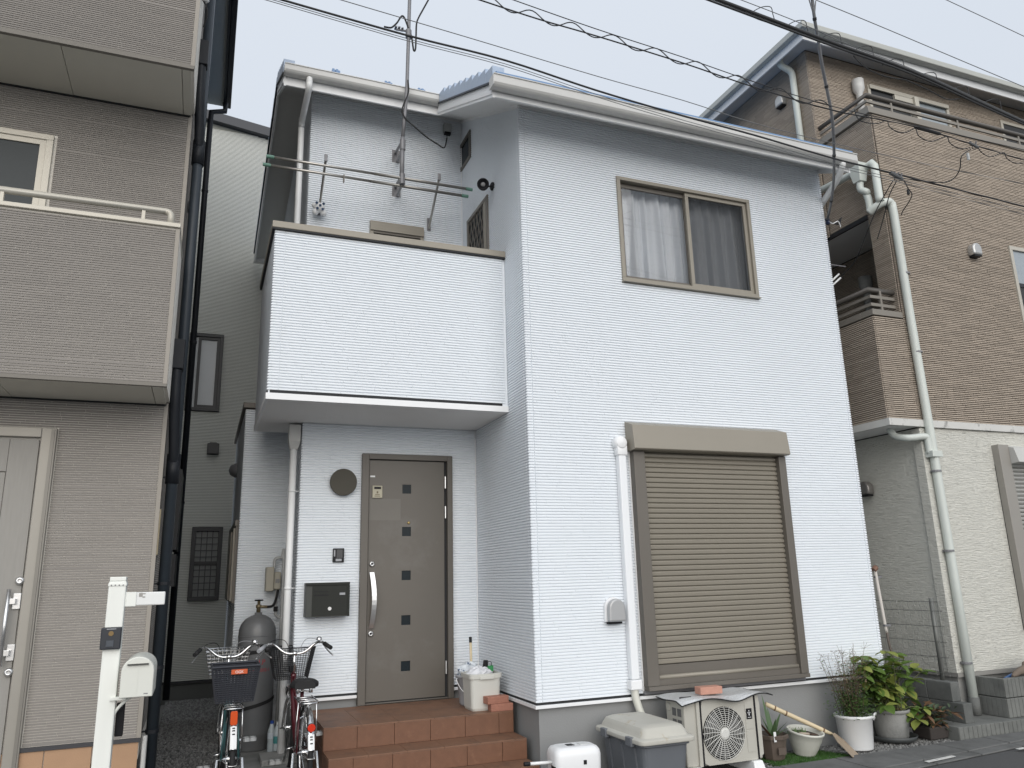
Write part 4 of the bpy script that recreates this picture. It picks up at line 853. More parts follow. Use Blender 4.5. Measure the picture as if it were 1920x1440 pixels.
# ================================================================== THINGS ON THE WHITE HOUSE
def wall_things():
    # round porch lamp
    t = thing('porch_lamp', 'round flat bronze wall lamp left of the brown front door', 'lamp', FD.P(-1.374, 2.541, 0))
    obj('lamp_disc', MB().lathe([(.05, -.02), (.128, -.018), (.130, -.010), (.130, .0), (.126, .006), (0, .008)], FD.P(-1.374, 2.541, .055), 40, axis=(0, -1, 0)), M('bronze_lamp_face', (.088, .083, .070), .7, spec=.15, var=.04), t)
    obj('lamp_mount', MB().lathe([(.075, 0), (.075, .036)], FD.P(-1.374, 2.541, .0), 24, axis=(0, -1, 0)), WPL, t)
    t = thing('door_intercom', 'black doorbell intercom on white siding above the wall mailbox', 'intercom', FD.P(-1.398, 1.85, 0))
    obj('housing', MB().pbox(FD, -1.45, -1.346, 1.786, 1.916, 0, .03), BLKPL, t, bevel=.006); obj('camera_panel', MB().pbox(FD, -1.418, -1.362, 1.825, 1.905, .0305, .034), M('gloss_black', (.01, .01, .012), .1), t); obj('call_button', MB().pbox(FD, -1.425, -1.37, 1.796, 1.818, .0305, .034), GREYPL, t); obj('speaker_slot', MB().pbox(FD, -1.443, -1.43, 1.84, 1.9, .0305, .032), GREYPL, t)
    MBX = M('dark_green_grey_steel', (.020, .022, .019), .5, spec=.25, var=.1); MBS = M('mailbox_side', (.06, .063, .058), .5, spec=.3)
    t = thing('wall_mailbox', 'dark grey steel mailbox mounted on siding beside the front door', 'mailbox', FD.P(-1.485, 1.31, 0))
    obj('mailbox_body', MB().pbox(FD, -1.70, -1.31, 1.30, 1.60, .0, .149), MBS, t, bevel=.004); obj('front_panel', MB().pbox(FD, -1.645, -1.325, 1.312, 1.575, .150, .156), MBX, t, bevel=.002); obj('top_lid', MB().pbox(FD, -1.703, -1.307, 1.578, 1.604, .02, .162), MBX, t, bevel=.003)
    obj('side_flange', MB().pbox(FD, -1.325, -1.307, 1.30, 1.577, .05, .160), MBX, t); obj('mail_slot', MB().pbox(FD, -1.635, -1.50, 1.488, 1.498, .1565, .159).pbox(FD, -1.635, -1.50, 1.522, 1.527, .1565, .159), BLKPL, t); obj('lock', MB().lathe([(.016, 0), (.016, .008), (.006, .008), (.006, .002)], FD.P(-1.487, 1.372, .156), 14, axis=(0, -1, 0)), SILVER, t); obj('dial', MB().pbox(FD, -1.40, -1.35, 1.49, 1.51, .1565, .161), GREYPL, t)
    # security light on the side wall
    t = thing('security_light', 'small black round security light on a swivel arm above lattice window', 'light', (0, .734, 5.6))
    obj('mount', MB().lathe([(.045, 0), (.045, .02), (.03, .03), (0, .03)], (0, .734, 5.60), 18, axis=(-1, 0, 0)), BLKPL, t, smooth=True); obj('arm', MB().tube([(-.03, .734, 5.60), (-.08, .70, 5.57), (-.12, .67, 5.56)], .009, 8), BLKPL, t)
    ax = Vector((-.35, -.85, -.25)).normalized(); obj('lamp_head', MB().lathe([(.03, -.04), (.055, -.02), (.062, .03), (.062, .05), (.05, .05), (.045, .03), (0, .025)], (-.14, .66, 5.555), 20, axis=ax), BLKPL, t, smooth=True); obj('lens', MB().lathe([(.026, .027), (.02, .036), (0, .038)], (-.14, .66, 5.555), 16, axis=ax), M('grey_lens', (.25, .25, .25), .15), t, smooth=True)
    t = thing('junction_box', 'small grey cable box high under the recessed eave', 'box', FR.P(-.19, 6.81, 0))
    obj('box_body', MB().pbox(FR, -.237, -.141, 6.80, 6.912, 0, .06), M('junction_grey', (.33, .34, .34), .5), t, bevel=.004); obj('box_bottom', MB().pbox(FR, -.225, -.150, 6.775, 6.799, .005, .055), BLKPL, t)
    # antenna mast
    my = 1.18; mp = [H(u, v, 'y', my) for u, v in ((753, 346), (755, 258), (759, 215), (763, 165), (765, 100), (768, 0), (769, -60))]; mx = mp[0].x
    t = thing('antenna_mast', 'tall grey steel antenna mast bracketed to the recessed wall above the balcony', 'antenna mast', (mx, D2, 5.7))
    obj('pole', MB().tube(mp[:2], .024, 10), STEELD, t, smooth=True); obj('pole', MB().tube(mp[1:], .020, 10), STEELD, t, smooth=True)
    for (u0, v0), (u1, v1) in (((745, 294), (755, 272)), ((745, 358), (754, 336))):
        p = H(743, v0, 'y', D2); q = H(u1, v1, 'y', my); xm, zm = p.x, p.z
        b = obj('bracket', MB().pbox(FR, xm-.05, xm+.05, zm-.08, zm+.08, 0, .006), STEELD, t); obj('strut', MB().tube([FR.P(xm-.01, zm+.05, .006), (q.x-.012, my+.02, q.z+.03)], .016, 8), STEELD, b); obj('strut', MB().tube([FR.P(xm+.015, zm-.06, .006), (q.x, my+.02, q.z-.05)], .016, 8), STEELD, b); obj('clamp', MB().tube([(q.x, my, q.z-.06), (q.x, my, q.z+.06)], .031, 10), STEELD, b)
    cl = H(766, 64, 'y', 1.18); obj('wire_clamp', MB().tube([(cl.x, 1.18, cl.z-.05), (cl.x, 1.18, cl.z+.05)], .034, 10), STEELD, t)
    a = H(742, 55, 'y', 1.18); b_ = H(760, 58, 'y', 1.18); obj('antenna_boom', MB().tube([a, b_, cl], .012, 6), STEELD, t)
    for k, (px, py) in enumerate(((742, 51), (748, 52), (754, 54))): p = H(px, py+2, 'y', 1.18); obj('antenna_element', MB().box(p.x-.012, p.x+.012, 1.15, 1.21, p.z+.0, p.z+.012), STEELD, t)
    pts = [H(u, v, 'y', 1.16) for u, v in ((720, 50), (732, 52), (738, 49), (745, 42), (750, 34), (754, 30), (758, 33), (763, 45), (768, 60), (772, 70), (774, 85), (776, 95), (779, 92), (780, 70), (781, 45), (785, 33), (792, 20), (803, 0), (806, -8))]
    obj('antenna_cable', MB().tube(smoothpath(pts, 4), .010, 6), BLKRB, t, smooth=True)
    pts = [H(u, v, 'y', 1.15) for u, v in ((765, 150), (766, 172), (759, 190), (754, 205), (756, 215), (763, 225), (780, 240), (800, 257), (820, 270), (833, 277), (838, 265), (840, 252))]
    pts[-1] = Vector(FR.P(-.19, 6.78, .03)); pts[-2] = Vector(FR.P(-.20, 6.70, .04)); obj('feed_cable', MB().tube(smoothpath(pts, 4), .008, 6), BLKRB, t, smooth=True)
    # laundry brackets and poles
    LP = M('stainless_tube', (.46, .44, .41), .3, metal=.8, var=.08)
    for i, (x, lab) in enumerate(((-1.655, 'grey swing-out laundry bracket with a hanging ornament, near the downpipe'), (-.41, 'grey swing-out laundry bracket beside the mast, near the inside corner'))):
        t = thing('laundry_bracket', lab, 'laundry bracket', FR.P(x, 5.56, 0), group='laundry brackets on the balcony wall')
        obj('plate', MB().pbox(FR, x-.022, x+.022, 5.50, 5.66, 0, .008), STEELD, t); obj('arm', MB().tube([FR.P(x, 5.53, .012), FR.P(x-.02 if i == 0 else x-.05, 5.845, .60)], .013, 8), LP, t)
        e = FR.P(x-.02 if i == 0 else x-.05, 5.85, .61); obj('hook_end', MB().box(e[0]-.016, e[0]+.016, e[1]-.012, e[1]+.012, e[2]-.03, e[2]+.05), STEELD, t, bevel=.005); obj('stay', MB().tube([FR.P(x, 5.60, .012), FR.P(x-.012 if i == 0 else x-.02, 5.72, .30)], .006, 6), STEELD, t)
    for i, (y, z, x0, x1, lab) in enumerate(((1.19, 5.80, -2.243, -.096, 'upper stainless laundry pole lying across both brackets, nearer the street'), (1.26, 5.735, -2.271, -.128, 'lower stainless laundry pole lying across both brackets, nearer the wall'))):
        zz = 5.768 if i == 0 else 5.70; yy = 1.195 if i == 0 else 1.195
        p0 = H(502+(-6 if i else 0), 295+(12 if i else 0), 'y', 1.2); p1 = H(882+(-6 if i else 0), 357+(10 if i else 0), 'y', 1.2)
        t = thing('laundry_pole', lab, 'pole', (p0.x, 1.2, p0.z), group='laundry poles above the balcony'); yy = 1.18 if i == 0 else 1.215
        a, b = Vector((p0.x, yy, p0.z)), Vector((p1.x, yy, p1.z)); m = a.lerp(b, .5)
        obj('tube', MB().tube([a, m], .0145, 10), LP, t, smooth=True); obj('tube', MB().tube([m, b], .0165, 10), M('stainless_tube_grey', (.28, .27, .25), .35, metal=.7), t, smooth=True)
        CG = M('green_pole_cap', (.14, .28, .22), .5)
        for q, r in ((a, -1), (b, 1)): obj('end_cap', MB().tube([q-Vector((.04*-r if r < 0 else .06, 0, 0))*1 if r > 0 else q+Vector((.06, 0, 0)), q+Vector((.015*r, 0, 0))], .0185, 10), CG, t)
    p = FR.P(-1.66, 5.545, .10)
    t = thing('hanging_ornament', 'small white and navy patterned ball ornament hung from the laundry bracket', 'ornament', p)
    c = Vector(p); wm = M('ornament_white', (.72, .73, .74), .7); nm = M('ornament_navy', (.02, .045, .10), .7)
    for dx, dz, r in ((0, 0, .062), (-.04, -.055, .036), (.045, -.055, .036), (-.055, .02, .03)): obj('ornament_lobe', MB().lathe([(0.001, -r), (r*.7, -r*.72), (r, 0), (r*.7, r*.72), (.001, r)], c+Vector((dx, 0, dz)), 14), wm, t, smooth=True)
    for dx, dz in ((0, 0), (.038, .03), (-.036, .03), (.03, -.036), (-.028, -.034)): obj('navy_patch', MB().lathe([(.016, 0), (.016, .006)], c+Vector((dx*1., -.060+abs(dx)*.35, dz)), 5, axis=(0, -1, 0)), nm, t)
    obj('hang_loop', MB().tube([c+Vector((0, 0, .06)), c+Vector((.005, 0, .12))], .004, 5), STEELD, t)
    q = H(480+660/4, 260+290/4, 'y', 1.2); t = thing('clothes_peg', 'small brown clothes peg clipped on the lower laundry pole', 'clothes peg', q); obj('jaw', MB().box(q.x-.006, q.x+.006, 1.195, 1.21, q.z-.05, q.z+.03), CAPD, t); obj('jaw', MB().box(q.x-.006, q.x+.006, 1.2155, 1.23, q.z-.05, q.z+.03), CAPD, t)
wall_things()

# ================================================================== THINGS ON THE PORCH
def porch_things():
    # grey bucket with rags
    c = (-.24, .93); t = thing('grey_bucket', 'grey plastic bucket stuffed with a patterned bag on the porch', 'bucket', (c[0], c[1], .5))
    obj('bucket_shell', MB().lathe([(.105, .0), (.115, .02), (.138, .235), (.150, .24), (.150, .26), (.138, .262), (.128, .235), (.10, .03), (0, .03)], (*c, .5), 28), GREYPL, t, smooth=True)
    obj('bail_handle', MB().tube([(c[0]+.15*math.cos(q)*1.0, c[1]-.15*math.sin(q)*.85, .5+.235-.16*math.sin(q)) for q in [math.pi*k/14 for k in range(15)]], .0045, 6), WPL, t)
    s = thing('patterned_bag', 'crumpled blue and white patterned plastic bag in the grey bucket', 'bag', (c[0], c[1], .74))
    random.seed(4); b = MB(); n, m_ = 18, 10
    for j in range(m_+1):
        for i in range(n):
            q = 2*math.pi*i/n; ph = math.pi*.5*j/m_; r = .12*math.cos(ph)*(1+.18*math.sin(3*q+j)+.1*random.uniform(-1, 1)); b.v.append((c[0]-.02+r*math.cos(q), c[1]+r*math.sin(q), .73+.13*math.sin(ph)+random.uniform(-.012, .012)))
    for j in range(m_):
        for i in range(n): b.f.append((j*n+i, j*n+(i+1) % n, (j+1)*n+(i+1) % n, (j+1)*n+i))
    obj('bag_film', b, M('patterned_film', (.62, .66, .70), .35, var=.1, c2=(.06, .10, .18), c2s=16, c2lo=.55, c2hi=.6), s, smooth=False)
    # bamboo stick
    p = H(882, 1196, 'y', .98); t = thing('bamboo_stick', 'short bamboo stick with a black rubber grip standing in the grey bucket', 'stick', (-.22, 1.0, .56))
    a, b_ = Vector((-.215, 1.0, .56)), Vector((p.x, .98, p.z)); obj('cane', MB().tube([a, a.lerp(b_, .5), b_], .012, 8), BAMBOO, t, smooth=True); obj('grip', MB().tube([b_-(b_-a).normalized()*.04, b_+(b_-a).normalized()*.008], .0145, 8), BLKRB, t); m_ = a.lerp(b_, .35); obj('node_ring', MB().tube([m_, m_+Vector((0, 0, .012))], .0145, 8), STEM, t)
    # white bin
    x0, x1, y0, y1 = -.372, -.105, .545, .80; t = thing('white_bin', 'cream plastic bin lined with a bag, standing by the corner of the porch', 'bin', (-.24, .67, .5))
    def rrect(x0, x1, y0, y1, r, z, n=4):
        P = []
        for cx, cy, q0 in ((x1-r, y1-r, 0), (x0+r, y1-r, 90), (x0+r, y0+r, 180), (x1-r, y0+r, 270)):
            for k in range(n+1): q = rad(q0+90*k/n); P.append((cx+r*math.cos(q), cy+r*math.sin(q), z))
        return P
    def loft(mb, rings, cap0=True, cap1=True):
        n = len(rings[0]); i = len(mb.v)
        for r in rings: mb.v += r
        for k in range(len(rings)-1):
            for j in range(n): mb.f.append((i+k*n+j, i+k*n+(j+1) % n, i+(k+1)*n+(j+1) % n, i+(k+1)*n+j))
        if cap0: mb.f.append(tuple(i+j for j in range(n-1, -1, -1)))
        if cap1: mb.f.append(tuple(i+(len(rings)-1)*n+j for j in range(n)))
        return mb
    porch_things.rrect = rrect; porch_things.loft = loft
    R = lambda e, z: rrect(x0-e, x1+e, y0-e, y1+e, .035, z)
    obj('bin_shell', loft(MB(), [R(-.012, .5), R(-.004, .52), R(.006, .76), R(.016, .762), R(.018, .795), R(.012, .80), R(.0, .80), R(-.006, .70)], True, True), M('cream_plastic', (.56, .56, .52), .4, var=.04), t, smooth=False)
    obj('rim_handle', MB().box(-.30, -.17, y0-.026, y0-.018, .755, .785), MATS['cream_plastic'], t, bevel=.004)
    b = MB(); random.seed(11); n, m_ = 20, 8
    for j in range(m_+1):
        for i in range(n):
            q = 2*math.pi*i/n; ph = math.pi*.5*j/m_; r = .115*math.cos(ph)*(1+.12*math.sin(2*q+1)+.08*random.uniform(-1, 1)); b.v.append((-.255+r*math.cos(q)*1.05, .68+r*math.sin(q), .775+.07*math.sin(ph)+random.uniform(-.01, .012)))
    for j in range(m_):
        for i in range(n): b.f.append((j*n+i, j*n+(i+1) % n, (j+1)*n+(i+1) % n, (j+1)*n+i))
    obj('bin_liner', b, M('translucent_bag', (.66, .67, .70), .35, var=.06), t)
    s = thing('garden_gloves', 'black and green garden tool poking out of the cream bin', 'tool', (-.17, .70, .8))
    obj('tool_head', MB().hexa([(-.215, .69, .80), (-.165, .69, .80), (-.165, .72, .80), (-.215, .72, .80), (-.20, .69, .895), (-.165, .69, .895), (-.165, .72, .895), (-.20, .72, .895)]), BLKPL, s, bevel=.004); obj('green_label', MB().box(-.175, -.125, .66, .688, .80, .85), M('green_plastic', (.03, .22, .07), .4), s, bevel=.004); obj('loop', MB().torus((-.150, .70, .86), .022, .003, axis=(0, 1, 0), seg=16, rs=5), BLKPL, s)
    # bricks
    for i, (x, y, z, q, lab) in enumerate(((-.128, .497, .5, -3, 'lower brown paving brick on the porch corner beside the bin'), (-.165, .505, .5605, 5, 'upper red brown paving brick stacked on the porch corner'))):
        o = thing('paving_brick', lab, 'brick', (x, y, z), group='bricks on the porch corner', local=True); o.rotation_euler = (0, 0, rad(q)); obj('brick_body', MB().box(-.1, .1, -.05, .05, 0, .06), BRICK, o, bevel=.005)
porch_things()
rrect, loft = porch_things.rrect, porch_things.loft

# ================================================================== THINGS IN FRONT OF THE WHITE HOUSE
def front_things():
    # outdoor AC unit
    AC = M('ac_ivory_steel', (.44, .43, .385), .45, var=.05, vs=3); ACG = M('ac_grille_plastic', (.60, .60, .57), .4)
    t = thing('air_conditioner_unit', 'ivory outdoor air conditioner unit with round fan grille on plastic feet', 'air conditioner', (1.4, -.3, 0))
    x0, x1, y0, y1, z0, z1 = 1.105, 1.845, -.45, -.17, .095, .595
    fx0 = 1.262
    obj('cabinet', MB().box(x0+.0, x1, y0+.012, y1, z0, z1), AC, t, bevel=.012)
    FA = Fr((0, y0), (1, 0), (0, -1)); fc, fz, fr_ = 1.468, .325, .205
    # front panel with round opening
    pn = MB(); N = 40; i = len(pn.v); px0, px1, pz0, pz1 = fx0, x1-.0, z0+.002, z1-.004
    ring = []; outer = []
    for k in range(N):
        q = 2*math.pi*k/N; c_, s_ = math.cos(q), math.sin(q); ring.append(FA.P(fc+fr_*c_, fz+fr_*s_, .0))
        t_ = min((px1-fc)/c_ if c_ > 1e-6 else 9, (px0-fc)/c_ if c_ < -1e-6 else 9, (pz1-fz)/s_ if s_ > 1e-6 else 9, (pz0-fz)/s_ if s_ < -1e-6 else 9); outer.append(FA.P(fc+t_*c_, fz+t_*s_, .0))
    pn.v += ring+outer
    for k in range(N): pn.f.append((k, N+k, N+(k+1) % N, (k+1) % N))
    pn.v += [FA.P((p[0]-0), p[2], -.012) for p in ring]
    for k in range(N): pn.f.append((k, (k+1) % N, 2*N+(k+1) % N, 2*N+k))
    obj('front_panel', pn, AC, t)
    obj('fan_recess', MB().lathe([(fr_-.002, 0), (0.0, .0)], FA.P(fc, fz, -.0105), 40, axis=(0, -1, 0)), M('fan_dark', (.03, .03, .03), .6), t)
    fb = MB()
    for k in range(3):
        q = k*2.094+.4
        P = [(fc+r*math.cos(q+dq), fz+r*math.sin(q+dq)) for r, dq in ((.05, -.3), (.19, -.55), (.195, .35), (.05, .4))]
        fb.poly([FA.P(a, b, -.006) for a, b in P])
    obj('fan_blade', fb, M('fan_grey', (.10, .10, .10), .5), t, kind='stuff')
    g = MB()
    for r in [.045+.0155*k for k in range(11)]: g.torus(FA.P(fc, fz, .012), r, .0021, axis=(0, 1, 0), seg=48, rs=4)
    for k in range(24):
        q = 2*math.pi*k/24; g.tube([FA.P(fc+.04*math.cos(q), fz+.04*math.sin(q), .012), FA.P(fc+.12*math.cos(q+.12), fz+.12*math.sin(q+.12), .015), FA.P(fc+.207*math.cos(q+.2), fz+.207*math.sin(q+.2), .006)], .0027, 4, caps=False)
    g.lathe([(.042, 0), (.042, .006), (.03, .01), (0, .01)], FA.P(fc, fz, .010), 20, axis=(0, -1, 0)); obj('fan_grille', g, ACG, t, kind='stuff')
    obj('panel_seam', MB().pbox(FA, fx0-.022, fx0-.002, z0+.002, z1-.004, .001, .006), BLKPL, t); obj('panel_seam', MB().pbox(FA, x1-.060, x1-.044, z0+.002, z1-.004, .001, .005), BLKPL, t)
    for a, b in ((.475, .545), (.335, .46), (.16, .325)): obj('panel_recess', MB().pbox(FA, 1.69, 1.765, a, b, .001, .004), AC, t, bevel=.002)
    obj('badge', MB().pbox(FA, 1.70, 1.757, .412, .495, .0045, .006), BLKPL, t)
    bd = MB()
    for dx, dz in ((0, .018), (-.009, .004), (.009, .004), (0, -.006), (0, -.014)): bd.pbox(FA, 1.728+dx-.004, 1.728+dx+.004, .458+dz-.004, .458+dz+.004, .0062, .0068)
    bd.pbox(FA, 1.712, 1.746, .424, .427, .0062, .0068); obj('badge_mark', bd, WPL, t, kind='stuff')
    FAL = Fr((x0, 0), (0, 1), (-1, 0))
    for j in range(5):
        for k in range(2): y = y0+.05+k*.075; z = .53-j*.085; obj('side_vent', MB().pbox(FAL, y, y+.055, z-.06, z, .0005, .003), M('vent_grey', (.12, .12, .12), .6), t)
    obj('side_handle', MB().pbox(FAL, -.24, -.19, .50, .555, .001, .01), AC, t, bevel=.003)
    obj('frame_rail', MB().box(fx0-.05, fx0-.018, y0-.008, y0+.02, z0, z1-.003), AC, t, bevel=.004)
    for x in (1.18, 1.76): obj('foot', MB().hexa([(x-.06, y0-.06, 0.004), (x+.06, y0-.06, .004), (x+.06, y1+.03, .004), (x-.06, y1+.03, .004), (x-.045, y0-.03, .094), (x+.045, y0-.03, .094), (x+.045, y1, .094), (x-.045, y1, .094)]), WPL, t, bevel=.008)
    # reflective sheet
    sh = MB(); n, m_ = 24, 10; random.seed(5)
    sx0, sx1, sy0, sy1 = 1.05, 1.94, -.50, -.12
    def zz(u, v):
        x = sx0+(sx1-sx0)*u; base = .60+.008*math.sin(u*9)+.004*math.sin(v*7)
        edge = max(0, (sy0+.08-(sy0+(sy1-sy0)*v))/.08); base -= edge*(.014+.016*math.sin(u*11+.8)); sd_ = max(0, (x0-.0-x)/.06); base -= min(1, sd_)*.01; sd2 = max(0, (x-x1)/.095); base += -.012*sd2; return x, base
    for k in range(2):
        for j in range(m_+1):
            for i in range(n+1):
                u, v = i/n, j/m_; x, z = zz(u, v); yy = sy0+(sy1-sy0)*v+(.02*math.sin(u*10) if j == 0 else 0); sh.v.append((x, yy, z+.006*k))
    L = (n+1)*(m_+1)
    for k in range(2):
        for j in range(m_):
            for i in range(n): a = k*L+j*(n+1)+i; sh.f.append((a, a+1, a+n+2, a+n+1))
    for i in range(n): sh.f.append((i, i+1, L+i+1, L+i)); a = m_*(n+1)+i; sh.f.append((a, a+1, L+a+1, L+a))
    for j in range(m_): a = j*(n+1); sh.f.append((a, a+n+1, L+a+n+1, L+a)); a += n; sh.f.append((a, a+n+1, L+a+n+1, L+a))
    FOIL = M('crinkled_foil', (.74, .76, .78), .38, metal=.45, var=.3, vs=70, bump=1., bs=110)
    t = thing('reflective_sheet', 'silver bubble foil sheet draped over the air conditioner unit', 'foil sheet', (1.45, -.33, .6)); o = obj('foil', sh, FOIL, t)
    ed = []
    for i in range(n+1): x, z = zz(i/n, 0); ed.append((x, sy0+.02*math.sin(i/n*10)-.002, z+.003))
    ed += [(sx1+.002, sy0+(sy1-sy0)*j/m_, zz(1, j/m_)[1]+.003) for j in range(1, m_+1)]
    ed = [(sx0-.002, sy0+(sy1-sy0)*j/m_, zz(0, j/m_)[1]+.003) for j in range(m_, 0, -1)]+ed
    obj('black_hem', MB().tube(ed, .005, 6), BLKRB, t); obj('strap_slot', MB().box(1.10, 1.21, -.40, -.395, .605, .622), BLKRB, t)
    o = thing('loose_brick', 'single pink clay brick weighing down the foil sheet', 'brick', (1.455, -.30, .6125), local=True); o.rotation_euler = (0, 0, rad(-4)); obj('brick_body', MB().box(-.105, .105, -.05, .05, 0, .06), M('pink_brick', (.46, .24, .18), .85, var=.15, vs=30, bump=.3, bs=90), o, bevel=.006)
    # storage box
    GB = M('blue_grey_plastic', (.125, .135, .15), .45, var=.08, vs=5, c2=(.20, .21, .22), c2s=6, c2lo=.6, c2hi=.8); LID = M('weathered_beige_lid', (.45, .44, .395), .55, var=.08, vs=6, c2=(.33, .25, .14), c2s=7, c2lo=.60, c2hi=.72)
    t = thing('storage_box', 'blue grey plastic storage box with a weathered beige lid', 'storage box', (0, 0, 0), local=True)
    # local coordinates: x width .78, y depth .45
    w_, d_ = .345, .208
    R = lambda sx, sy, z, r=.05: rrect(-w_-sx, w_+sx, -d_-sy, d_+sy, r, z)
    obj('box_body', loft(MB(), [R(-.05, -.04, .0), R(-.045, -.035, .015), R(-.01, -.01, .33), R(.005, .005, .335), R(.005, .005, .36)]), GB, t, bevel=.004)
    for x in (-.2, 0, .2): obj('body_rib', MB().hexa([(x-.012, -d_+.025, .02), (x+.012, -d_+.025, .02), (x+.012, -d_+.05, .02), (x-.012, -d_+.05, .02), (x-.012, -d_-.002, .32), (x+.012, -d_-.002, .32), (x+.012, -d_+.02, .32), (x-.012, -d_+.02, .32)]), GB, t)
    obj('lid', loft(MB(), [R(.03, .03, .355), R(.034, .034, .36), R(.034, .034, .385), R(.026, .026, .392), R(.0, .0, .398), R(-.012, -.012, .43), R(-.03, -.03, .462), R(-.06, -.06, .475), R(-.10, -.09, .480)]), LID, t, bevel=.003, smooth=True)
    for x, y in ((-.20, -1), (.20, -1), (-1, 0)):
        if y: obj('latch', MB().box(x-.045, x+.045, -d_-.046, -d_-.012, .33, .395), GREYPL if False else GB, t, bevel=.006)
        else: obj('latch', MB().box(-w_-.046, -w_-.012, -.05, .05, .33, .395), GB, t, bevel=.006)
    t.location = (.72, -.435, .024); t.rotation_euler = (0, 0, rad(-90))
    # white hose reel box
    t = thing('hose_reel_box', 'white moulded hose reel box with a crank rod standing by the steps', 'hose reel', (0, 0, 0), local=True)
    R = lambda e, z, r=.05: rrect(-.185-e, .185+e, -.12-e, .12+e, r, z)
    obj('reel_case', loft(MB(), [R(-.02, .0), R(-.004, .02), R(.0, .30), R(-.006, .33), R(-.02, .35), R(-.045, .358)]), M('gloss_white_plastic', (.76, .77, .78), .3, var=.02), t, smooth=True)
    obj('top_slot', MB().hexa([(-.06, -.03, .3585), (.0, -.03, .3585), (.0, .03, .3585), (-.06, .03, .3585), (-.06, -.03, .3605), (.0, -.03, .3605), (-.005, .03, .3605), (-.055, .03, .3605)]), BLKPL, t); obj('top_panel', MB().box(.04, .12, -.035, .035, .3585, .362), M('pale_plastic', (.60, .61, .61), .4), t, bevel=.001)
    obj('front_notch', MB().box(.03, .055, -.1215, -.115, .24, .27), BLKPL, t); obj('side_opening', MB().box(-.1865, -.180, -.09, -.01, .12, .235), BLKPL, t)
    obj('crank_rod', MB().tube([(-.186, -.02, .255), (-.37, -.03, .262)], .012, 8), WPL, t, smooth=True); obj('crank_grip', MB().tube([(-.36, -.03, .262), (-.405, -.032, .264)], .0155, 8), BLKPL, t)
    t.location = (.095, -.46, .015); t.rotation_euler = (0, 0, rad(-4))
    # ---- brown octagonal pot with agave
    def pot(name, label, c, prof, mat, seg=28, soil=None, cat='plant pot', tilt=None, group=None):
        t = thing(name, label, cat, c, group=group); o = obj('pot_shell', MB().lathe(prof, c, seg, axis=tilt), mat, t, smooth=seg > 12); 
        if soil: obj('soil', MB().lathe([(soil[0], soil[1]), (soil[0]*.6, soil[1]+.008), (0, soil[1]+.012)], c, seg, axis=tilt), EARTH, t)
        return t
    c = (2.13, -.22, .022); bp = M('brown_plastic', (.105, .082, .066), .5, var=.1)
    t = pot('octagonal_pot', 'brown octagonal pot planted with a spiky agave', c, [(.085, 0), (.09, .01), (.118, .17), (.135, .172), (.138, .20), (.128, .205), (.118, .18), (.10, .16)], bp, 8, (.11, .17))
    obj('pot_label', MB().box(2.06, 2.085, -.33, -.326, .18, .26), WPL, t)
    obj('pot_panel', MB().box(c[0]-.04, c[0]+.04, c[1]-.118, c[1]-.108, .075, .13), bp, t)
    ag = thing('agave_plant', 'small green agave with pointed leaves and one dry brown leaf', 'plant', (c[0], c[1], .19)); random.seed(3)
    for k, (q, ln, tl, dry) in enumerate(((100, .36, 78, 0), (20, .27, 50, 0), (60, .26, 62, 0), (160, .24, 50, 1), (185, .28, 48, 1), (250, .24, 55, 0), (310, .22, 48, 0), (340, .20, 30, 0), (130, .2, 66, 0))):
        d = Vector((math.cos(rad(q))*math.cos(rad(tl)), math.sin(rad(q))*math.cos(rad(tl)), math.sin(rad(tl)))); s_ = d.cross(Vector((0, 0, 1))).normalized(); nrm = s_.cross(d); l = MB(); b0 = Vector((c[0], c[1], .195)); N = 6; i0 = 0
        for j in range(N+1):
            u = j/N; wd = .024*(1-u**1.6)+.001; p = b0+d*ln*u+Vector((0, 0, -.10*u*u*ln*(1 if tl < 60 else .3))); l.v += [tuple(p-s_*wd+nrm*-.006*(1-u)), tuple(p+nrm*.007*(1-u)*-1+nrm*.0), tuple(p+s_*wd-nrm*-.0), tuple(p-nrm*.012*(1-u))]
        for j in range(N):
            for a in range(4): l.f.append((j*4+a, j*4+(a+1) % 4, (j+1)*4+(a+1) % 4, (j+1)*4+a))
        obj('agave_leaf', l, LEAFB if dry else M('agave_green', (.075, .13, .055), .5, var=.2, vs=8), ag)
    # ---- white bowl pot
    c = (2.47, -.205, .022)
    t = pot('white_bowl_pot', 'tilted white bowl pot holding bare soil and a trowel', c, [(.088, 0), (.092, .01), (.115, .06), (.118, .065), (.135, .12), (.138, .125), (.152, .185), (.160, .19), (.160, .205), (.150, .206), (.142, .185), (.12, .12)], IVPL, 30, (.138, .165), tilt=Vector((.06, -.16, 1)).normalized())
    tr = thing('hand_trowel', 'small grey garden trowel lying on the soil of the white bowl pot', 'trowel', (2.44, -.23, .19)); obj('trowel_handle', MB().tube([(2.40, -.25, .205), (2.49, -.27, .195)], .013, 8), M('weathered_wood', (.36, .30, .24), .8), tr, smooth=True); obj('trowel_blade', MB().hexa([(2.50, -.30, .188), (2.58, -.28, .182), (2.58, -.24, .184), (2.50, -.24, .19), (2.50, -.30, .192), (2.58, -.28, .186), (2.58, -.24, .188), (2.50, -.24, .194)]), M('rusty_steel', (.10, .06, .045), .7, metal=.3), tr)
    random.seed(8); gb = MB()
    for _ in range(60):
        x, y = 2.40+random.uniform(-.06, .10), -.20+random.uniform(-.06, .06); h = random.uniform(.015, .05); q = random.random()*6; gb.quad((x, y, .19), (x+.008*math.cos(q), y+.008*math.sin(q), .19), (x+.02*math.cos(q)+.004, y+.01, .19+h), (x+.018*math.cos(q), y+.012, .19+h))
    o = obj('moss_tufts', gb, LEAFD, t, kind='stuff')
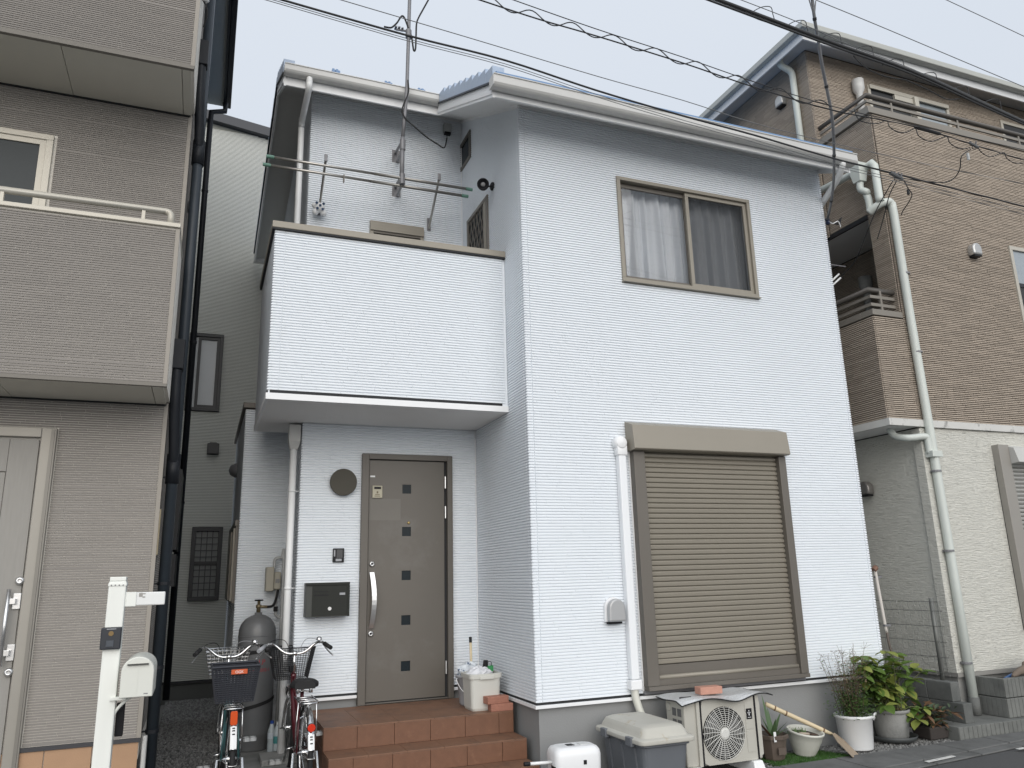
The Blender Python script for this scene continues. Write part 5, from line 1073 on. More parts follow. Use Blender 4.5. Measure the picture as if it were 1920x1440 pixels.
    # turf mat
    tm = thing('turf_mat', 'small artificial grass mat under the pots', 'mat', (2.42, -.33, .004)); obj('mat_base', MB().poly([(2.0, -.46, .012), (2.75, -.45, .012), (2.82, -.36, .012), (2.70, -.10, .012), (2.05, -.10, .012), (1.98, -.3, .012)]).prism([(2.0, -.46, .004), (2.75, -.45, .004), (2.82, -.36, .004), (2.70, -.10, .004), (2.05, -.10, .004), (1.98, -.3, .004)], (0, 0, .007)), M('turf_backing', (.03, .07, .015), .9), tm)
    gb = MB(); random.seed(9)
    for _ in range(9000):
        x, y = random.uniform(2.0, 2.8), random.uniform(-.45, -.11)
        if x > 2.70+(-.1-y)*.30: continue
        h = random.uniform(.012, .026); q = random.random()*6.28; gb.v += [(x, y, .011), (x+.0035*math.cos(q), y+.0035*math.sin(q), .011), (x+random.uniform(-.01, .01), y+random.uniform(-.01, .01), .011+h)]; i = len(gb.v); gb.f.append((i-3, i-2, i-1))
    obj('turf_blades', gb, M('turf_green', (.045, .12, .02), .6, island=.4), tm, kind='stuff')
    # ---- shovel
    t = thing('snow_shovel', 'bamboo-handled shovel with a flat brown blade leaning over the white bowl pot', 'shovel', (2.83, -.42, .01))
    hd = H(1400+105/3, 960+1080/3, 'y', -.10); tip = H(1603, 1420, 'z', .01); bl = H(1400+480/3, 960+1250/3, 'y', -.30)
    a, b_ = Vector(hd), Vector(bl); obj('shaft', MB().tube([a.lerp(b_, k/8) for k in range(9)], [.021, .021, .020, .021, .020, .021, .020, .019, .014], 10), BAMBOO, t, smooth=True)
    for k in (.13, .30, .86): p = a.lerp(b_, k); obj('node_ring', MB().tube([p, a.lerp(b_, k+.018)], .0235, 10), M('node_brown', (.16, .09, .045), .7), t)
    d = (Vector(tip)-b_); sd_ = Vector((0.55, .8, .25)); sd_ = (sd_-d.normalized()*sd_.dot(d.normalized())).normalized(); nr = d.normalized().cross(sd_); wb = .12; bl_ = MB(); N = 6; top_ = []
    for j in range(N+1):
        u = j/N; ww = wb*(.35+.65*min(1, u*3)); p = b_+d*u
        bl_.v += [tuple(p-sd_*ww+nr*.012), tuple(p), tuple(p+sd_*ww+nr*.012), tuple(p+sd_*ww+nr*.016), tuple(p+nr*.004), tuple(p-sd_*ww+nr*.016)]
    for j in range(N):
        for k in range(6): bl_.f.append((j*6+k, j*6+(k+1) % 6, (j+1)*6+(k+1) % 6, (j+1)*6+k))
    bl_.f += [(0, 1, 2, 3, 4, 5), tuple(N*6+k for k in (5, 4, 3, 2, 1, 0))]; obj('blade', bl_, M('brown_blade', (.30, .235, .165), .5, var=.25, vs=8, c2=(.10, .06, .04), c2s=6), t)
    # ---- white bucket with shrub
    c = (3.05, -.235, .022)
    t = pot('white_bucket', 'white bucket with side handles used as a planter for a wispy shrub', c, [(.135, 0), (.14, .008), (.158, .26), (.17, .265), (.172, .285), (.162, .29), (.15, .26)], WPL, 32, (.15, .25))
    obj('bucket_handle', MB().tube([(c[0]+.10, c[1]-.135, .27), (c[0]+.105, c[1]-.145, .32), (c[0]+.17, c[1]-.10, .32), (c[0]+.165, c[1]-.08, .27)], .008, 8), WPL, t, smooth=True)
    sb = thing('wispy_shrub', 'wispy brown-stemmed shrub with sparse small leaves in the white bucket', 'plant', (c[0], c[1], .27)); random.seed(21); st = MB(); lf = MB(); sd_m = MB()
    def leaf(mb, p, s, nv=None, droop=0):
        q = random.random()*6.28; d = Vector((math.cos(q), math.sin(q), random.uniform(-.5, .6)-droop)).normalized(); sdv = d.cross(Vector((random.uniform(-.3, .3), random.uniform(-.3, .3), 1))).normalized(); a = p; i = len(mb.v); mb.v += [tuple(a), tuple(a+d*s*.5+sdv*s*.3), tuple(a+d*s), tuple(a+d*s*.5-sdv*s*.3)]; mb.f.append((i, i+1, i+2, i+3))
    for k in range(44):
        q = random.uniform(0, 6.28); h = random.uniform(.25, .62); lean = random.uniform(.05, .42); b0 = Vector((c[0]+random.uniform(-.07, .07), c[1]+random.uniform(-.07, .07), .26)); tp = b0+Vector((math.cos(q)*lean*h-.10*h, math.sin(q)*lean*h*.7, h)); md = b0.lerp(tp, .5)+Vector((random.uniform(-.03, .03), random.uniform(-.03, .03), .02)); st.tube([b0, md, tp], [.0045, .003, .0015], 4)
        for u in range(34):
            t_ = random.random(); p = b0.lerp(md, t_*2) if t_ < .5 else md.lerp(tp, t_*2-1); p = p+Vector([random.gauss(0, .018) for _ in range(3)])
            leaf(lf if random.random() < .65 or p.z < .5 else sd_m, p, random.uniform(.014, .034))
        for u in range(6):
            p = tp+Vector((random.gauss(0, .04), random.gauss(0, .03), random.gauss(.02, .03))); st.tube([tp, p], .001, 3); leaf(sd_m, p, .012)
    for u in range(1900):
        p = Vector((c[0]+random.gauss(.0, .10), c[1]+random.gauss(-.02, .07), .29+abs(random.gauss(0, .14)))); leaf(lf, p, random.uniform(.015, .035))
    obj('stems', st, STEM, sb, kind='stuff'); obj('foliage', lf, LEAFD, sb, kind='stuff'); obj('seed_heads', sd_m, M('dry_seed', (.22, .16, .10), .8, island=.35), sb, kind='stuff')
    # ---- grey pot with hydrangea on saucer
    c = (3.60, -.13, .022)
    t = pot('grey_clay_pot', 'grey clay pot on a dark saucer planted with a hydrangea', (c[0], c[1], .045), [(.135, 0), (.14, .01), (.165, .22), (.16, .225), (.178, .23), (.18, .255), (.168, .258), (.155, .22)], CONC, 28, (.155, .215)); sc_ = thing('pot_saucer', 'dark grey round saucer under the hydrangea pot', 'saucer', c); obj('saucer_dish', MB().lathe([(.17, 0), (.20, .01), (.218, .05), (.210, .052), (.192, .018), (0, .016)], c, 32), M('dark_saucer', (.055, .06, .06), .5), sc_, smooth=True)
    hy = thing('hydrangea_plant', 'leafy hydrangea with broad yellow green leaves in the grey pot', 'plant', (c[0], c[1], .26)); random.seed(33)
    me_g = None; st = MB(); meshes = []
    for mat in (LEAF, LEAFY, LEAF):
        l = MB(); N = 6
        for j in range(N+1):
            u = j/N; wd = .36*math.sin(math.pi*min(1, u*.94+.06))**.8*(1-.25*u); zc = -.18*u*u
            l.v += [(-wd, u, zc+.10*wd*2), (0, u, zc), (wd, u, zc+.10*wd*2)]
        for j in range(N):
            for a in range(2): l.f.append((j*3+a, j*3+a+1, (j+1)*3+a+1, (j+1)*3+a))
        m = bpy.data.meshes.new('hydrangea_leaf'); m.from_pydata(l.v, [], l.f); m.materials.append(mat)
        for p in m.polygons: p.use_smooth = True
        meshes.append(m)
    off = Vector(WLOC[hy.name]); tips = []
    for k in range(40):
        q = random.uniform(0, 6.28); h = random.uniform(.10, .54); sp = random.uniform(.05, .34); b0 = Vector((c[0]+random.gauss(0, .05), c[1]+random.gauss(0, .05), .26)); tp = Vector((c[0]-.05+math.cos(q)*sp*1.15, c[1]+math.sin(q)*sp*.6, .26+h))
        tips.append((b0, tp))
    tips += [(Vector((3.62, -.13, .26)), Vector((3.98, -.22, .62))), (Vector((3.62, -.13, .26)), Vector((4.05, -.15, .60))), (Vector((3.55, -.15, .26)), Vector((3.28, -.20, .70))), (Vector((3.55, -.15, .26)), Vector((3.58, -.2, .82))), (Vector((3.6, -.2, .26)), Vector((3.72, -.34, .22))), (Vector((3.6, -.2, .26)), Vector((3.86, -.30, .30)))]
    for b0, tp in tips:
        md = b0.lerp(tp, .55)+Vector((0, 0, .04)); st.tube([b0, md, tp], [.006, .005, .003], 5)
        for lev, n in ((1., 4), (.72, 3), (.45, 2)):
            for j in range(n):
                if lev < 1 and random.random() < .25: continue
                p = md.lerp(tp, (lev-.55)/.45) if lev > .55 else b0.lerp(md, lev/.55); a = 2*math.pi*j/n+random.uniform(-.5, .5); s_ = random.uniform(.095, .165)*(1 if lev == 1 else .95)
                o = bpy.data.objects.new('leaf', meshes[0 if random.random() < .55 else (1 if random.random() < .75 else 2)]); col.objects.link(o); o.parent = hy; o.location = p-off; o.scale = (s_*.95, s_, s_); o.rotation_euler = (random.uniform(-.55, .45), random.uniform(-.3, .3), a)
    obj('stems', st, M('green_stem', (.09, .10, .04), .7), hy, kind='stuff')
    # ---- dry low plant in dark block
    c = (4.0, -.22, .022); t = thing('dark_trough', 'low dark planting trough with dry reddish leaves at the wall foot', 'planter', c); obj('trough_body', MB().hexa([(3.88, -.31, .02), (4.10, -.31, .02), (4.10, -.12, .02), (3.88, -.12, .02), (3.86, -.33, .13), (4.12, -.33, .13), (4.12, -.10, .13), (3.86, -.10, .13)]), M('dark_pot', (.045, .038, .034), .8, var=.2), t, bevel=.01)
    dp = thing('dry_bergenia', 'withered low plant with brown and dull green strap leaves', 'plant', (c[0], c[1], .13)); random.seed(41)
    l = MB()
    for j in range(5): u = j/4; wd = .16*math.sin(math.pi*min(1, u*.9+.1)); l.v += [(-wd, u, -.4*u*u), (0, u, -.4*u*u-.03), (wd, u, -.4*u*u)]
    for j in range(4):
        for a in range(2): l.f.append((j*3+a, j*3+a+1, (j+1)*3+a+1, (j+1)*3+a))
    ms = []
    for mat in (LEAFB, M('dull_green_leaf', (.05, .075, .04), .6, var=.3)):
        m = bpy.data.meshes.new('strap_leaf'); m.from_pydata(l.v, [], l.f); m.materials.append(mat); ms.append(m)
    for k in range(150):
        o = bpy.data.objects.new('leaf', ms[0 if random.random() < .5 else 1]); col.objects.link(o); o.parent = dp; p = Vector((c[0]+random.gauss(-.03, .12), c[1]+random.gauss(-.02, .05), .13+random.uniform(0, .17))); o.location = p-Vector(c)-Vector((0, 0, .13-c[2])); s_ = random.uniform(.06, .15); o.scale = (s_, s_, s_); o.rotation_euler = (random.uniform(-.2, 1.0), random.uniform(-.5, .5), random.uniform(0, 6.28))
front_things()

# ================================================================== LEFT GAP: GAS CYLINDER, METER, BOTTLES, SIGN POST
def gap_things():
    GS = M('grey_cylinder_paint', (.14, .145, .15), .42, var=.15, vs=5, coat=.15, c2=(.13, .13, .13), c2s=4)
    c = (-2.05, 2.08, .10)
    t = thing('gas_cylinder', 'large grey propane gas cylinder strapped beside the white extension wall', 'gas cylinder', c)
    obj('tank', MB().lathe([(.15, 0), (.155, .012), (.155, .10), (.170, .13), (.175, .16), (.175, 1.03), (.172, 1.08), (.155, 1.13), (.12, 1.175), (.07, 1.205), (.035, 1.215), (.035, 1.235), (0, 1.235)], c, 36), GS, t, smooth=True)
    obj('weld_band', MB().torus((c[0], c[1], c[2]+1.02), .1755, .004, seg=40, rs=6), GS, t, smooth=True)
    vz = c[2]+1.235
    v = obj('valve', MB().lathe([(.02, 0), (.02, .04), (.028, .045), (.028, .07), (.014, .075), (.014, .11)], (c[0], c[1], vz), 14), M('brass_valve', (.22, .18, .11), .45, metal=.6), t, smooth=True); obj('hand_wheel', MB().torus((c[0], c[1], vz+.115), .035, .008, seg=16, rs=6).box(c[0]-.035, c[0]+.035, c[1]-.006, c[1]+.006, vz+.108, vz+.12), BLKPL, v); obj('outlet', MB().tube([(c[0], c[1], vz+.055), (c[0]+.08, c[1], vz+.05)], .014, 8), MATS['brass_valve'], v, smooth=True)
    hp = [(c[0]+.08, c[1], vz+.05), (c[0]+.14, c[1]+.05, vz+.06), (c[0]+.18, 2.25, vz+.14), (c[0]+.205, 2.30, vz+.30), (c[0]+.20, 2.33, 1.56)]
    obj('gas_hose', MB().tube(smoothpath(hp, 5), .013, 8), BLKRB, t, smooth=True)
    for z, dz in ((.98, .05), (.50, .13)):      # retaining straps
        pts = [(c[0]-.182*math.cos(q), c[1]-.182*math.sin(q), z+dz*(q/math.pi-.5)) for q in [math.pi*k/16 for k in range(17)]]
        s = MB()
        for a, b in zip(pts[:-1], pts[1:]): s.quad((*a[:2], a[2]-.016), (*b[:2], b[2]-.016), (*b[:2], b[2]+.016), (*a[:2], a[2]+.016))
        a = pts[-1]; s.quad((a[0], a[1], a[2]-.016), (-1.84, 2.38, a[2]), (-1.84, 2.38, a[2]+.03), (a[0], a[1], a[2]+.016)); obj('strap', s, BLKRB, t)
    RI = M('red_stencil', (.40, .02, .03), .6)
    def stencil(txt, px, py, h):
        cu = bpy.data.curves.new('stencil', 'FONT'); cu.body = txt; cu.size = h; cu.extrude = .0; cu.align_x = 'CENTER'
        o = bpy.data.objects.new('stencil', cu); col.objects.link(o); dg = bpy.context.evaluated_depsgraph_get(); me = bpy.data.meshes.new_from_object(o.evaluated_get(dg)); bpy.data.objects.remove(o)
        mb = MB()
        for vv in me.vertices:
            x = vv.co.x; q = x/.1765+px; mb.v.append((c[0]+.1765*math.sin(q), c[1]-.1765*math.cos(q), py+vv.co.y))
        mb.f = [tuple(p.vertices) for p in me.polygons]; bpy.data.meshes.remove(me)
        return obj('stencil_lettering', mb, RI, t)
    stencil('LP', .25, .865, .065); stencil('10M  2002-1', .12, .80, .042); stencil('50kg', -.55, .865, .03)
    # gas meter
    t = thing('gas_meter', 'beige gas meter with pipes on the white extension wall above the cylinder', 'gas meter', (-1.9, 2.3, 1.55)); IM = M('meter_beige', (.36, .34, .28), .5, var=.08)
    obj('meter_case', MB().box(-1.985, -1.905, 2.22, 2.36, 1.53, 1.77), IM, t, bevel=.01); obj('meter_body', MB().box(-1.904, -1.835, 2.24, 2.36, 1.545, 1.72), IM, t, bevel=.015); obj('meter_dial', MB().box(-1.89, -1.848, 2.232, 2.239, 1.61, 1.65), M('dial_grey', (.2, .2, .2), .3), t)
    obj('meter_pipe', MB().tube(smoothpath([(-1.90, 2.30, 1.77), (-1.90, 2.30, 1.84), (-1.87, 2.30, 1.86), (-1.83, 2.30, 1.86), (-1.81, 2.30, 1.83), (-1.81, 2.30, .15)], 4), .016, 8), M('galvanised_white', (.45, .46, .46), .5), t, smooth=True); obj('meter_pipe', MB().tube([(-1.87, 2.30, 1.545), (-1.87, 2.3, 1.30), (-1.84, 2.3, 1.27), (-1.812, 2.3, 1.27)], .014, 8), MATS['galvanised_white'], t, smooth=True); obj('shutoff_valve', MB().box(-1.89, -1.85, 2.27, 2.33, 1.33, 1.38), BLKPL, t, bevel=.004)
    # PET bottles
    PET = M('pet_plastic', (.42, .47, .49), .12, var=.1); 
    for x, y, cap, lab in ((-1.90, 1.78, (.02, .07, .32), 'clear water bottle with a blue cap beside the gas cylinder'), (-1.855, 1.70, (.6, .62, .62), 'clear bottle with a white cap and teal label by the downpipe')):
        t = thing('water_bottle', lab, 'bottle', (x, y, .10)); obj('bottle_body', MB().lathe([(.034, 0), (.036, .01), (.036, .08), (.033, .10), (.036, .12), (.036, .19), (.02, .24), (.014, .255)], (x, y, .10), 16), PET, t, smooth=True); obj('bottle_cap', MB().lathe([(.016, .255), (.016, .28)], (x, y, .10), 14), M('cap_%d' % int(cap[0]*100), cap, .4), t)
        if cap[0] > .5: obj('bottle_label', MB().lathe([(.0368, .10), (.0368, .16)], (x, y, .10), 16), M('teal_label', (.05, .22, .22), .5), t)
        else: obj('bottle_label', MB().lathe([(.0368, .13), (.0368, .18)], (x, y, .10), 16), M('pale_label', (.5, .55, .6), .5), t)
    # loose slab
    o = thing('loose_paver', 'flat grey concrete paver lying in front of the gas cylinder', 'paver', (-1.86, 1.42, .1)); obj('paver_slab', MB().box(-2.02, -1.68, 1.25, 1.60, .10, .15), CONC, o, bevel=.006)
    # sign post
    SP = M('sign_post_white', (.76, .775, .735), .45, var=.06, vs=3, stretch=(8, 8, .6)); yp = -.9
    F = Fr((0, yp), (1, 0), (0, -1)); t = thing('sign_post', 'white post with intercom, name plate arm and curved mailbox by the taupe house', 'sign post', (-3.06, yp, .0))
    b0, b1 = H(168, 1440, 'y', yp), H(204, 1440, 'y', yp); t0, t1 = H(205, 1082, 'y', yp), H(237, 1082, 'y', yp); xa, xb = -3.112, -3.018; zt = t0.z
    obj('post', MB().box(xa, xb, yp, yp+.09, 0, zt-.025), SP, t, bevel=.006); obj('post_cap', MB().box(xa-.003, xb+.003, yp-.003, yp+.093, zt-.055, zt-.035).box(xa+.003, xb-.003, yp+.003, yp+.087, zt-.0245, zt), SP, t, bevel=.004)
    for k in range(4): obj('cap_screw', MB().lathe([(.004, 0), (.004, .003)], F.P(xa+.015+k*.021, zt-.048, .003), 8, axis=(0, -1, 0)), STEELD, t)
    p0, p1 = H(237, 1112, 'y', yp), H(307, 1134, 'y', yp); z0, z1 = 1.506, 1.583
    pl = obj('name_plate', MB().pbox(F, xb-.005, -2.80, z0, z1, -.03, -.018), M('plate_white', (.72, .73, .72), .35), t, bevel=.012); obj('plate_bracket', MB().pbox(F, xb-.003, xb+.06, z0-.004, z1+.002, -.0175, -.012), SP, pl, bevel=.003)
    obj('plate_mark', MB().pbox(F, -2.945, -2.925, z0+.05, z1-.004, -.0175, -.0165).pbox(F, -2.925, -2.91, z0+.045, z0+.052, -.0175, -.0165).pbox(F, -2.925, -2.91, z1-.012, z1-.006, -.0175, -.0165), M('plate_grey_ink', (.30, .29, .27), .5), pl)
    i0, i1 = H(190, 1177, 'y', yp-.03), H(225, 1217, 'y', yp-.03)
    ic = obj('intercom', MB().pbox(F, i0.x, i1.x, i1.z, i0.z, 0, .03), M('navy_black', (.016, .02, .028), .4), t, bevel=.006); m_ = (i0.x+i1.x)/2; obj('lens', MB().lathe([(.014, 0), (.014, .004), (.006, .004)], F.P(m_, i0.z-.035, .03), 14, axis=(0, -1, 0)), M('amber_lens', (.20, .13, .05), .2), ic); obj('call_button', MB().pbox(F, m_-.022, m_+.018, i1.z+.015, i1.z+.05, .0305, .034), M('button_blue_grey', (.05, .06, .075), .4), ic, bevel=.002); obj('top_slot', MB().pbox(F, m_-.025, m_+.025, i0.z-.012, i0.z-.008, .0305, .032), GREYPL, ic)
    # american style mailbox
    mx0, mx1 = -2.995, -2.822; zb, zc = 1.005, 1.145; rr = (mx1-mx0)/2; xc = (mx0+mx1)/2
    prof = [(mx0, zb), (mx1, zb)]+[(xc+rr*math.cos(math.pi*k/14), zc-.0+rr*.92*math.sin(math.pi*k/14)) for k in range(15)]
    pf = [(x, yp-.12, z) for x, z in prof]; MBW = M('mailbox_white', (.64, .65, .60), .4, var=.04)
    mb_ = obj('mailbox_body', MB().prism(pf, (0, .36, 0)), MBW, t, bevel=.004); door = [(xc+(x-xc)*.97, yp-.128, zb+.003+(z-zb)*.97) for x, z in prof]; dd = obj('mailbox_door', MB().prism(door, (0, .0075, 0)), MBW, mb_, bevel=.002)
    obj('door_pull', MB().box(xc-.055, xc+.055, yp-.14, yp-.1285, zc+.035, zc+.043), M('pull_dark', (.05, .05, .045), .5), mb_); obj('door_crease', MB().box(xc-.004, xc+.004, yp-.1295, yp-.1282, zb+.02, zc+.02), MBW, mb_); obj('maker_mark', MB().box(xc+.04, xc+.062, yp-.1292, yp-.1282, zb+.016, zb+.021), STEELD, mb_)
    obj('support_bracket', MB().box(xb-.03, xb+.055, yp-.02, yp+.06, zb-.022, zb-.004), SP, t, bevel=.003); obj('bracket_curve', MB().tube(smoothpath([(xb-.015, yp+.02, zb-.13), (xb+.005, yp+.02, zb-.08), (xb+.05, yp+.02, zb-.03), (xb+.075, yp+.02, zb-.012)], 4), .009, 8), SP, t); obj('black_sleeve', MB().box(xb+.0, xb+.045, yp+.10, yp+.13, zb-.235, zb-.05), BLKPL, t, bevel=.006)
    # black mat near the bicycles
gap_things()

# ================================================================== BICYCLES
def bicycle(name, label, loc, rz, scale, framec, rear_basket, steer, grip, qref, qend):
    t = thing(name, label, 'bicycle', (0, 0, 0), group=None, local=True)
    FRM = M('frame_'+name+framec[0], framec[1], .3, metal=.2, coat=.5, var=.05)
    R = .335; yr, yf = 0., 1.10
    def wheel(y, nm):
        c = (0, y, R); w = obj(nm, MB().torus(c, R-.018, .018, axis=(1, 0, 0), seg=48, rs=8), BLKRB, t, smooth=True)
        obj('rim', MB().torus(c, R-.043, .011, axis=(1, 0, 0), seg=48, rs=6), CHROME, w, smooth=True); s = MB()
        for k in range(32):
            q = 2*math.pi*k/32; sd_ = 1 if k % 2 else -1; s.tube([(sd_*.028, y+.02*math.cos(q+.8*sd_), R+.02*math.sin(q+.8*sd_)), (0, y+(R-.045)*math.cos(q), R+(R-.045)*math.sin(q))], .0012, 3, caps=False)
        obj('spokes', s, CHROME, w, kind='stuff'); obj('hub', MB().tube([(-.045, y, R), (.045, y, R)], .02, 10).tube([(-.075, y, R), (.075, y, R)], .006, 6), CHROME, w, smooth=True); return w
    wheel(yr, 'rear_wheel'); fw = wheel(yf, 'front_wheel')
    def fender(y, q0, q1, nm, n=18):
        f = MB(); Rf = R+.018; wd = (.026, .020, 0., -.020, -.026); dp = (-.016, -.002, .004, -.002, -.016)
        for k in range(n+1):
            q = rad(q0+(q1-q0)*k/n)
            for a, b in zip(wd, dp): f.v.append((a, y+(Rf+b)*math.cos(q), R+(Rf+b)*math.sin(q)))
        for k in range(n):
            for a in range(4): f.f.append((k*5+a, k*5+a+1, (k+1)*5+a+1, (k+1)*5+a))
        return obj(nm, f, CHROME, t, smooth=True)
    rf = fender(yr, 35, qend, 'rear_fender'); fender(yf, -10, 140, 'front_fender')
    q = rad(162); sp_ = (0, yr+(R+.024)*math.cos(q), R+(R+.024)*math.sin(q))
    # white safety tape on the rear fender
    tp = MB(); 
    for k in range(9):
        q = rad(qref+7+(qend-.5-qref-7)*k/8)
        for a in (-.021, .021): tp.v.append((a, yr+(R+.0195)*math.cos(q), R+(R+.0195)*math.sin(q)))
        tp.v.append((0, yr+(R+.024)*math.cos(q), R+(R+.024)*math.sin(q)))
    for k in range(8):
        b = k*3; tp.f += [(b, b+2, b+5, b+3), (b+2, b+1, b+4, b+5)]
    obj('safety_tape', tp, WPL, rf)
    for a in (qref+10, qref+13, qref+17): q = rad(a); obj('tape_print', MB().box(-.009, .009, yr+(R+.0262)*math.cos(q)-.001, yr+(R+.0262)*math.cos(q)+.001, R+(R+.0262)*math.sin(q)-.004, R+(R+.0262)*math.sin(q)+.004), BLKPL, rf)
    q = rad(qref); cx = Vector((0, yr+(R+.03)*math.cos(q), R+(R+.03)*math.sin(q))); nrm = Vector((0, -1, .12)).normalized()
    if rear_basket: P = [(-.019, -.03), (.019, -.03), (.024, -.018), (.024, .05), (.018, .062), (-.018, .062), (-.024, .05), (-.024, -.018)]; rm = M('orange_reflector', (.60, .075, .01), .25)
    else: P = [(.028*math.cos(a*.524), .028*math.sin(a*.524)+.0) for a in range(12)]; rm = RED
    obj('reflector', MB().prism([cx+Vector((a, -.006, b)) for a, b in P], nrm*.018), rm, t, bevel=.003); obj('reflector_back', MB().prism([cx+Vector((a*1.12, .002, b*1.1)) for a, b in P], nrm*.006), BLKPL, t)
    # frame
    bb = Vector((0, .44, .29)); st = Vector((0, .27, .72)); hd0, hd1 = Vector((0, .93, .62)), Vector((0, .885, .80)); ax = Vector((0, 0, R))
    fr = MB(); fr.tube([bb, st], .015, 10); fr.tube(smoothpath([hd0+Vector((0, -.005, .06)), Vector((0, .72, .42)), Vector((0, .58, .33)), bb], 4), .019, 10); fr.tube([hd1-Vector((0, .0, .02)), Vector((0, .66, .60)), Vector((0, .37, .48))], .013, 8); fr.tube([hd0, hd1], .021, 10)
    for s in (-1, 1): fr.tube([bb+Vector((s*.035, 0, 0)), Vector((s*.06, 0, R))], .010, 8); fr.tube([st+Vector((s*.018, 0, -.06)), Vector((s*.05, .02, .55)), Vector((s*.06, 0, R))], .008, 8)
    obj('frame', fr, FRM, t, smooth=True)
    fk = MB()
    for s in (-1, 1): fk.tube(smoothpath([hd0, Vector((s*.04, .95, .58)), Vector((s*.05, 1.02, .47)), Vector((s*.052, yf, R))], 4), .0115, 8)
    obj('fork', fk, CHROME, t, smooth=True)
    # saddle
    sv = Vector((0, .22, .83)); prof = []
    sd_ = MB(); N = 10
    for j in range(N+1):
        u = j/N; y = .10+.27*u; hw = .105*(1-u)**.8+.022 if u > .12 else .10*math.sin(math.pi*(.25+u*2.1)); hw = max(hw, .02); zt = .815+.012*math.sin(u*math.pi)-.01*u
        for a, b in ((-1, -.045), (-1, -.015), (-.75, .006), (0, .0 if u < .5 else .004), (.75, .006), (1, -.015), (1, -.045)): sd_.v.append((a*hw, y, zt+b))
    for j in range(N):
        for a in range(6): sd_.f.append((j*7+a, j*7+a+1, (j+1)*7+a+1, (j+1)*7+a))
    sd_.f += [tuple(range(7)), tuple(N*7+k for k in range(6, -1, -1))]
    for j in range(N): sd_.f.append((j*7, (j+1)*7, (j+1)*7+6, j*7+6))
    sa = obj('saddle', sd_, BLKRB, t, smooth=True, bevel=.006); obj('saddle_springs', MB().tube([(-.05, .15, .78), (-.05, .15, .73)], .014, 8).tube([(.05, .15, .78), (.05, .15, .73)], .014, 8).tube([(-.05, .15, .735), (0, .25, .735), (.05, .15, .735)], .007, 6), CHROME, sa, smooth=True); obj('seat_post', MB().tube([st, Vector((0, .255, .80))], .012, 8), CHROME, t, smooth=True)
    # carrier
    ca = MB(); z = .70
    for x in (-.065, .065): ca.tube([(x, .20, z), (x, -.17, z)], .006, 6)
    ca.tube([(-.065, -.17, z), (-.04, -.20, z), (.04, -.20, z), (.065, -.17, z)], .006, 6)
    for y in (.12, .02, -.08): ca.tube([(-.065, y, z), (.065, y, z)], .005, 6)
    for s in (-1, 1): ca.tube([(s*.065, -.06, z), (s*.075, -.03, .5), (s*.068, 0, R)], .005, 6)
    obj('carrier', ca, CHROME, t, smooth=True)
    # stand, crank, pedals
    obj('kick_stand', MB().tube([(-.085, 0, R), (-.10, -.05, .16), (-.11, -.07, .02)], .008, 6).tube([(.085, 0, R), (.10, -.05, .16), (.11, -.07, .02)], .008, 6).tube([(-.11, -.07, .02), (.11, -.07, .02)], .008, 6), CHROME, t)
    obj('chain_case', MB().lathe([(.095, 0), (.10, .006), (.10, .03), (.095, .036)], (.042, bb.y, bb.z), 24, axis=(1, 0, 0)).hexa([(.046, 0, R-.05), (.074, 0, R-.05), (.074, bb.y, bb.z-.08), (.046, bb.y, bb.z-.08), (.046, 0, R+.05), (.074, 0, R+.05), (.074, bb.y, bb.z+.09), (.046, bb.y, bb.z+.09)]), CHROME if not rear_basket else BLKPL, t)
    for s, dy, dz in ((1, -.11, .11), (-1, .11, -.11)):
        cx = bb+Vector((s*.09, dy, dz)); cr_ = obj('crank', MB().tube([bb+Vector((s*.03, 0, 0)), bb+Vector((s*.085, 0, 0)), cx], .009, 8), CHROME, t, smooth=True); p = MB(); x0, x1 = sorted((cx.x+s*.02, cx.x+s*.115)); y0, y1 = cx.y-.04, cx.y+.04
        for q in ((x0, x1, y0, y0+.012), (x0, x1, y1-.012, y1), (x0, x0+.01, y0, y1), (x1-.01, x1, y0, y1), ((x0+x1)/2-.005, (x0+x1)/2+.005, y0, y1), (x0, x1, cx.y-.006, cx.y+.006)): p.box(q[0], q[1], q[2], q[3], cx.z-.012, cx.z+.012)
        obj('pedal', p, M('pedal_grey', (.42, .43, .43), .5), cr_)
    # handlebar (steered about the head)
    hs = Vector((0, .865, .965)); obj('stem', MB().tube([hd1, hs], .0125, 10).tube([hs-Vector((.02, 0, 0)), hs+Vector((.02, 0, 0))], .02, 10), CHROME, t, smooth=True)
    Rz = Matrix.Rotation(rad(steer), 4, 'Z'); T = lambda p: hs+(Rz @ (Vector(p)-hs))
    pts = []
    for s in (-1, 1): pts.append([(0, .865, .965), (s*.05, .868, .965), (s*.10, .872, .985), (s*.155, .875, 1.03), (s*.19, .86, 1.05), (s*.22, .80, 1.055), (s*.245, .72, 1.045), (s*.285, .64, 1.02)])
    full = [T(p) for p in reversed(pts[0])]+[T(p) for p in pts[1][1:]]; hb = obj('handlebar', MB().tube(smoothpath(full, 4), .0115, 10), CHROME, t, smooth=True)
    for k in (0, 1):
        a, b = T(pts[k][6]), T(pts[k][7]); s = (-1, 1)[k]; obj('grip', MB().tube([a.lerp(b, -.05), a.lerp(b, 1.15)], .0175, 10), grip if k == 0 else BLKRB, hb, smooth=True)
        br = T((s*.225, .79, 1.05)); obj('brake_lever', MB().tube(smoothpath([br, br+Vector((s*.015, .01, -.02)), T((s*.275, .73, .985)), T((s*.31, .64, .955))], 4), [.008]*4+[.006]*9, 6), SILVER, hb, smooth=True)
        obj('brake_cable', MB().tube(smoothpath([br, br+Vector((-s*.05, .06, .03)), T((s*.08, .98, 1.06)), T((s*.02, .96, .9)), Vector((0, .93, .75))], 5), .0028, 5), GREYPL if k else BLKRB, hb, smooth=True)
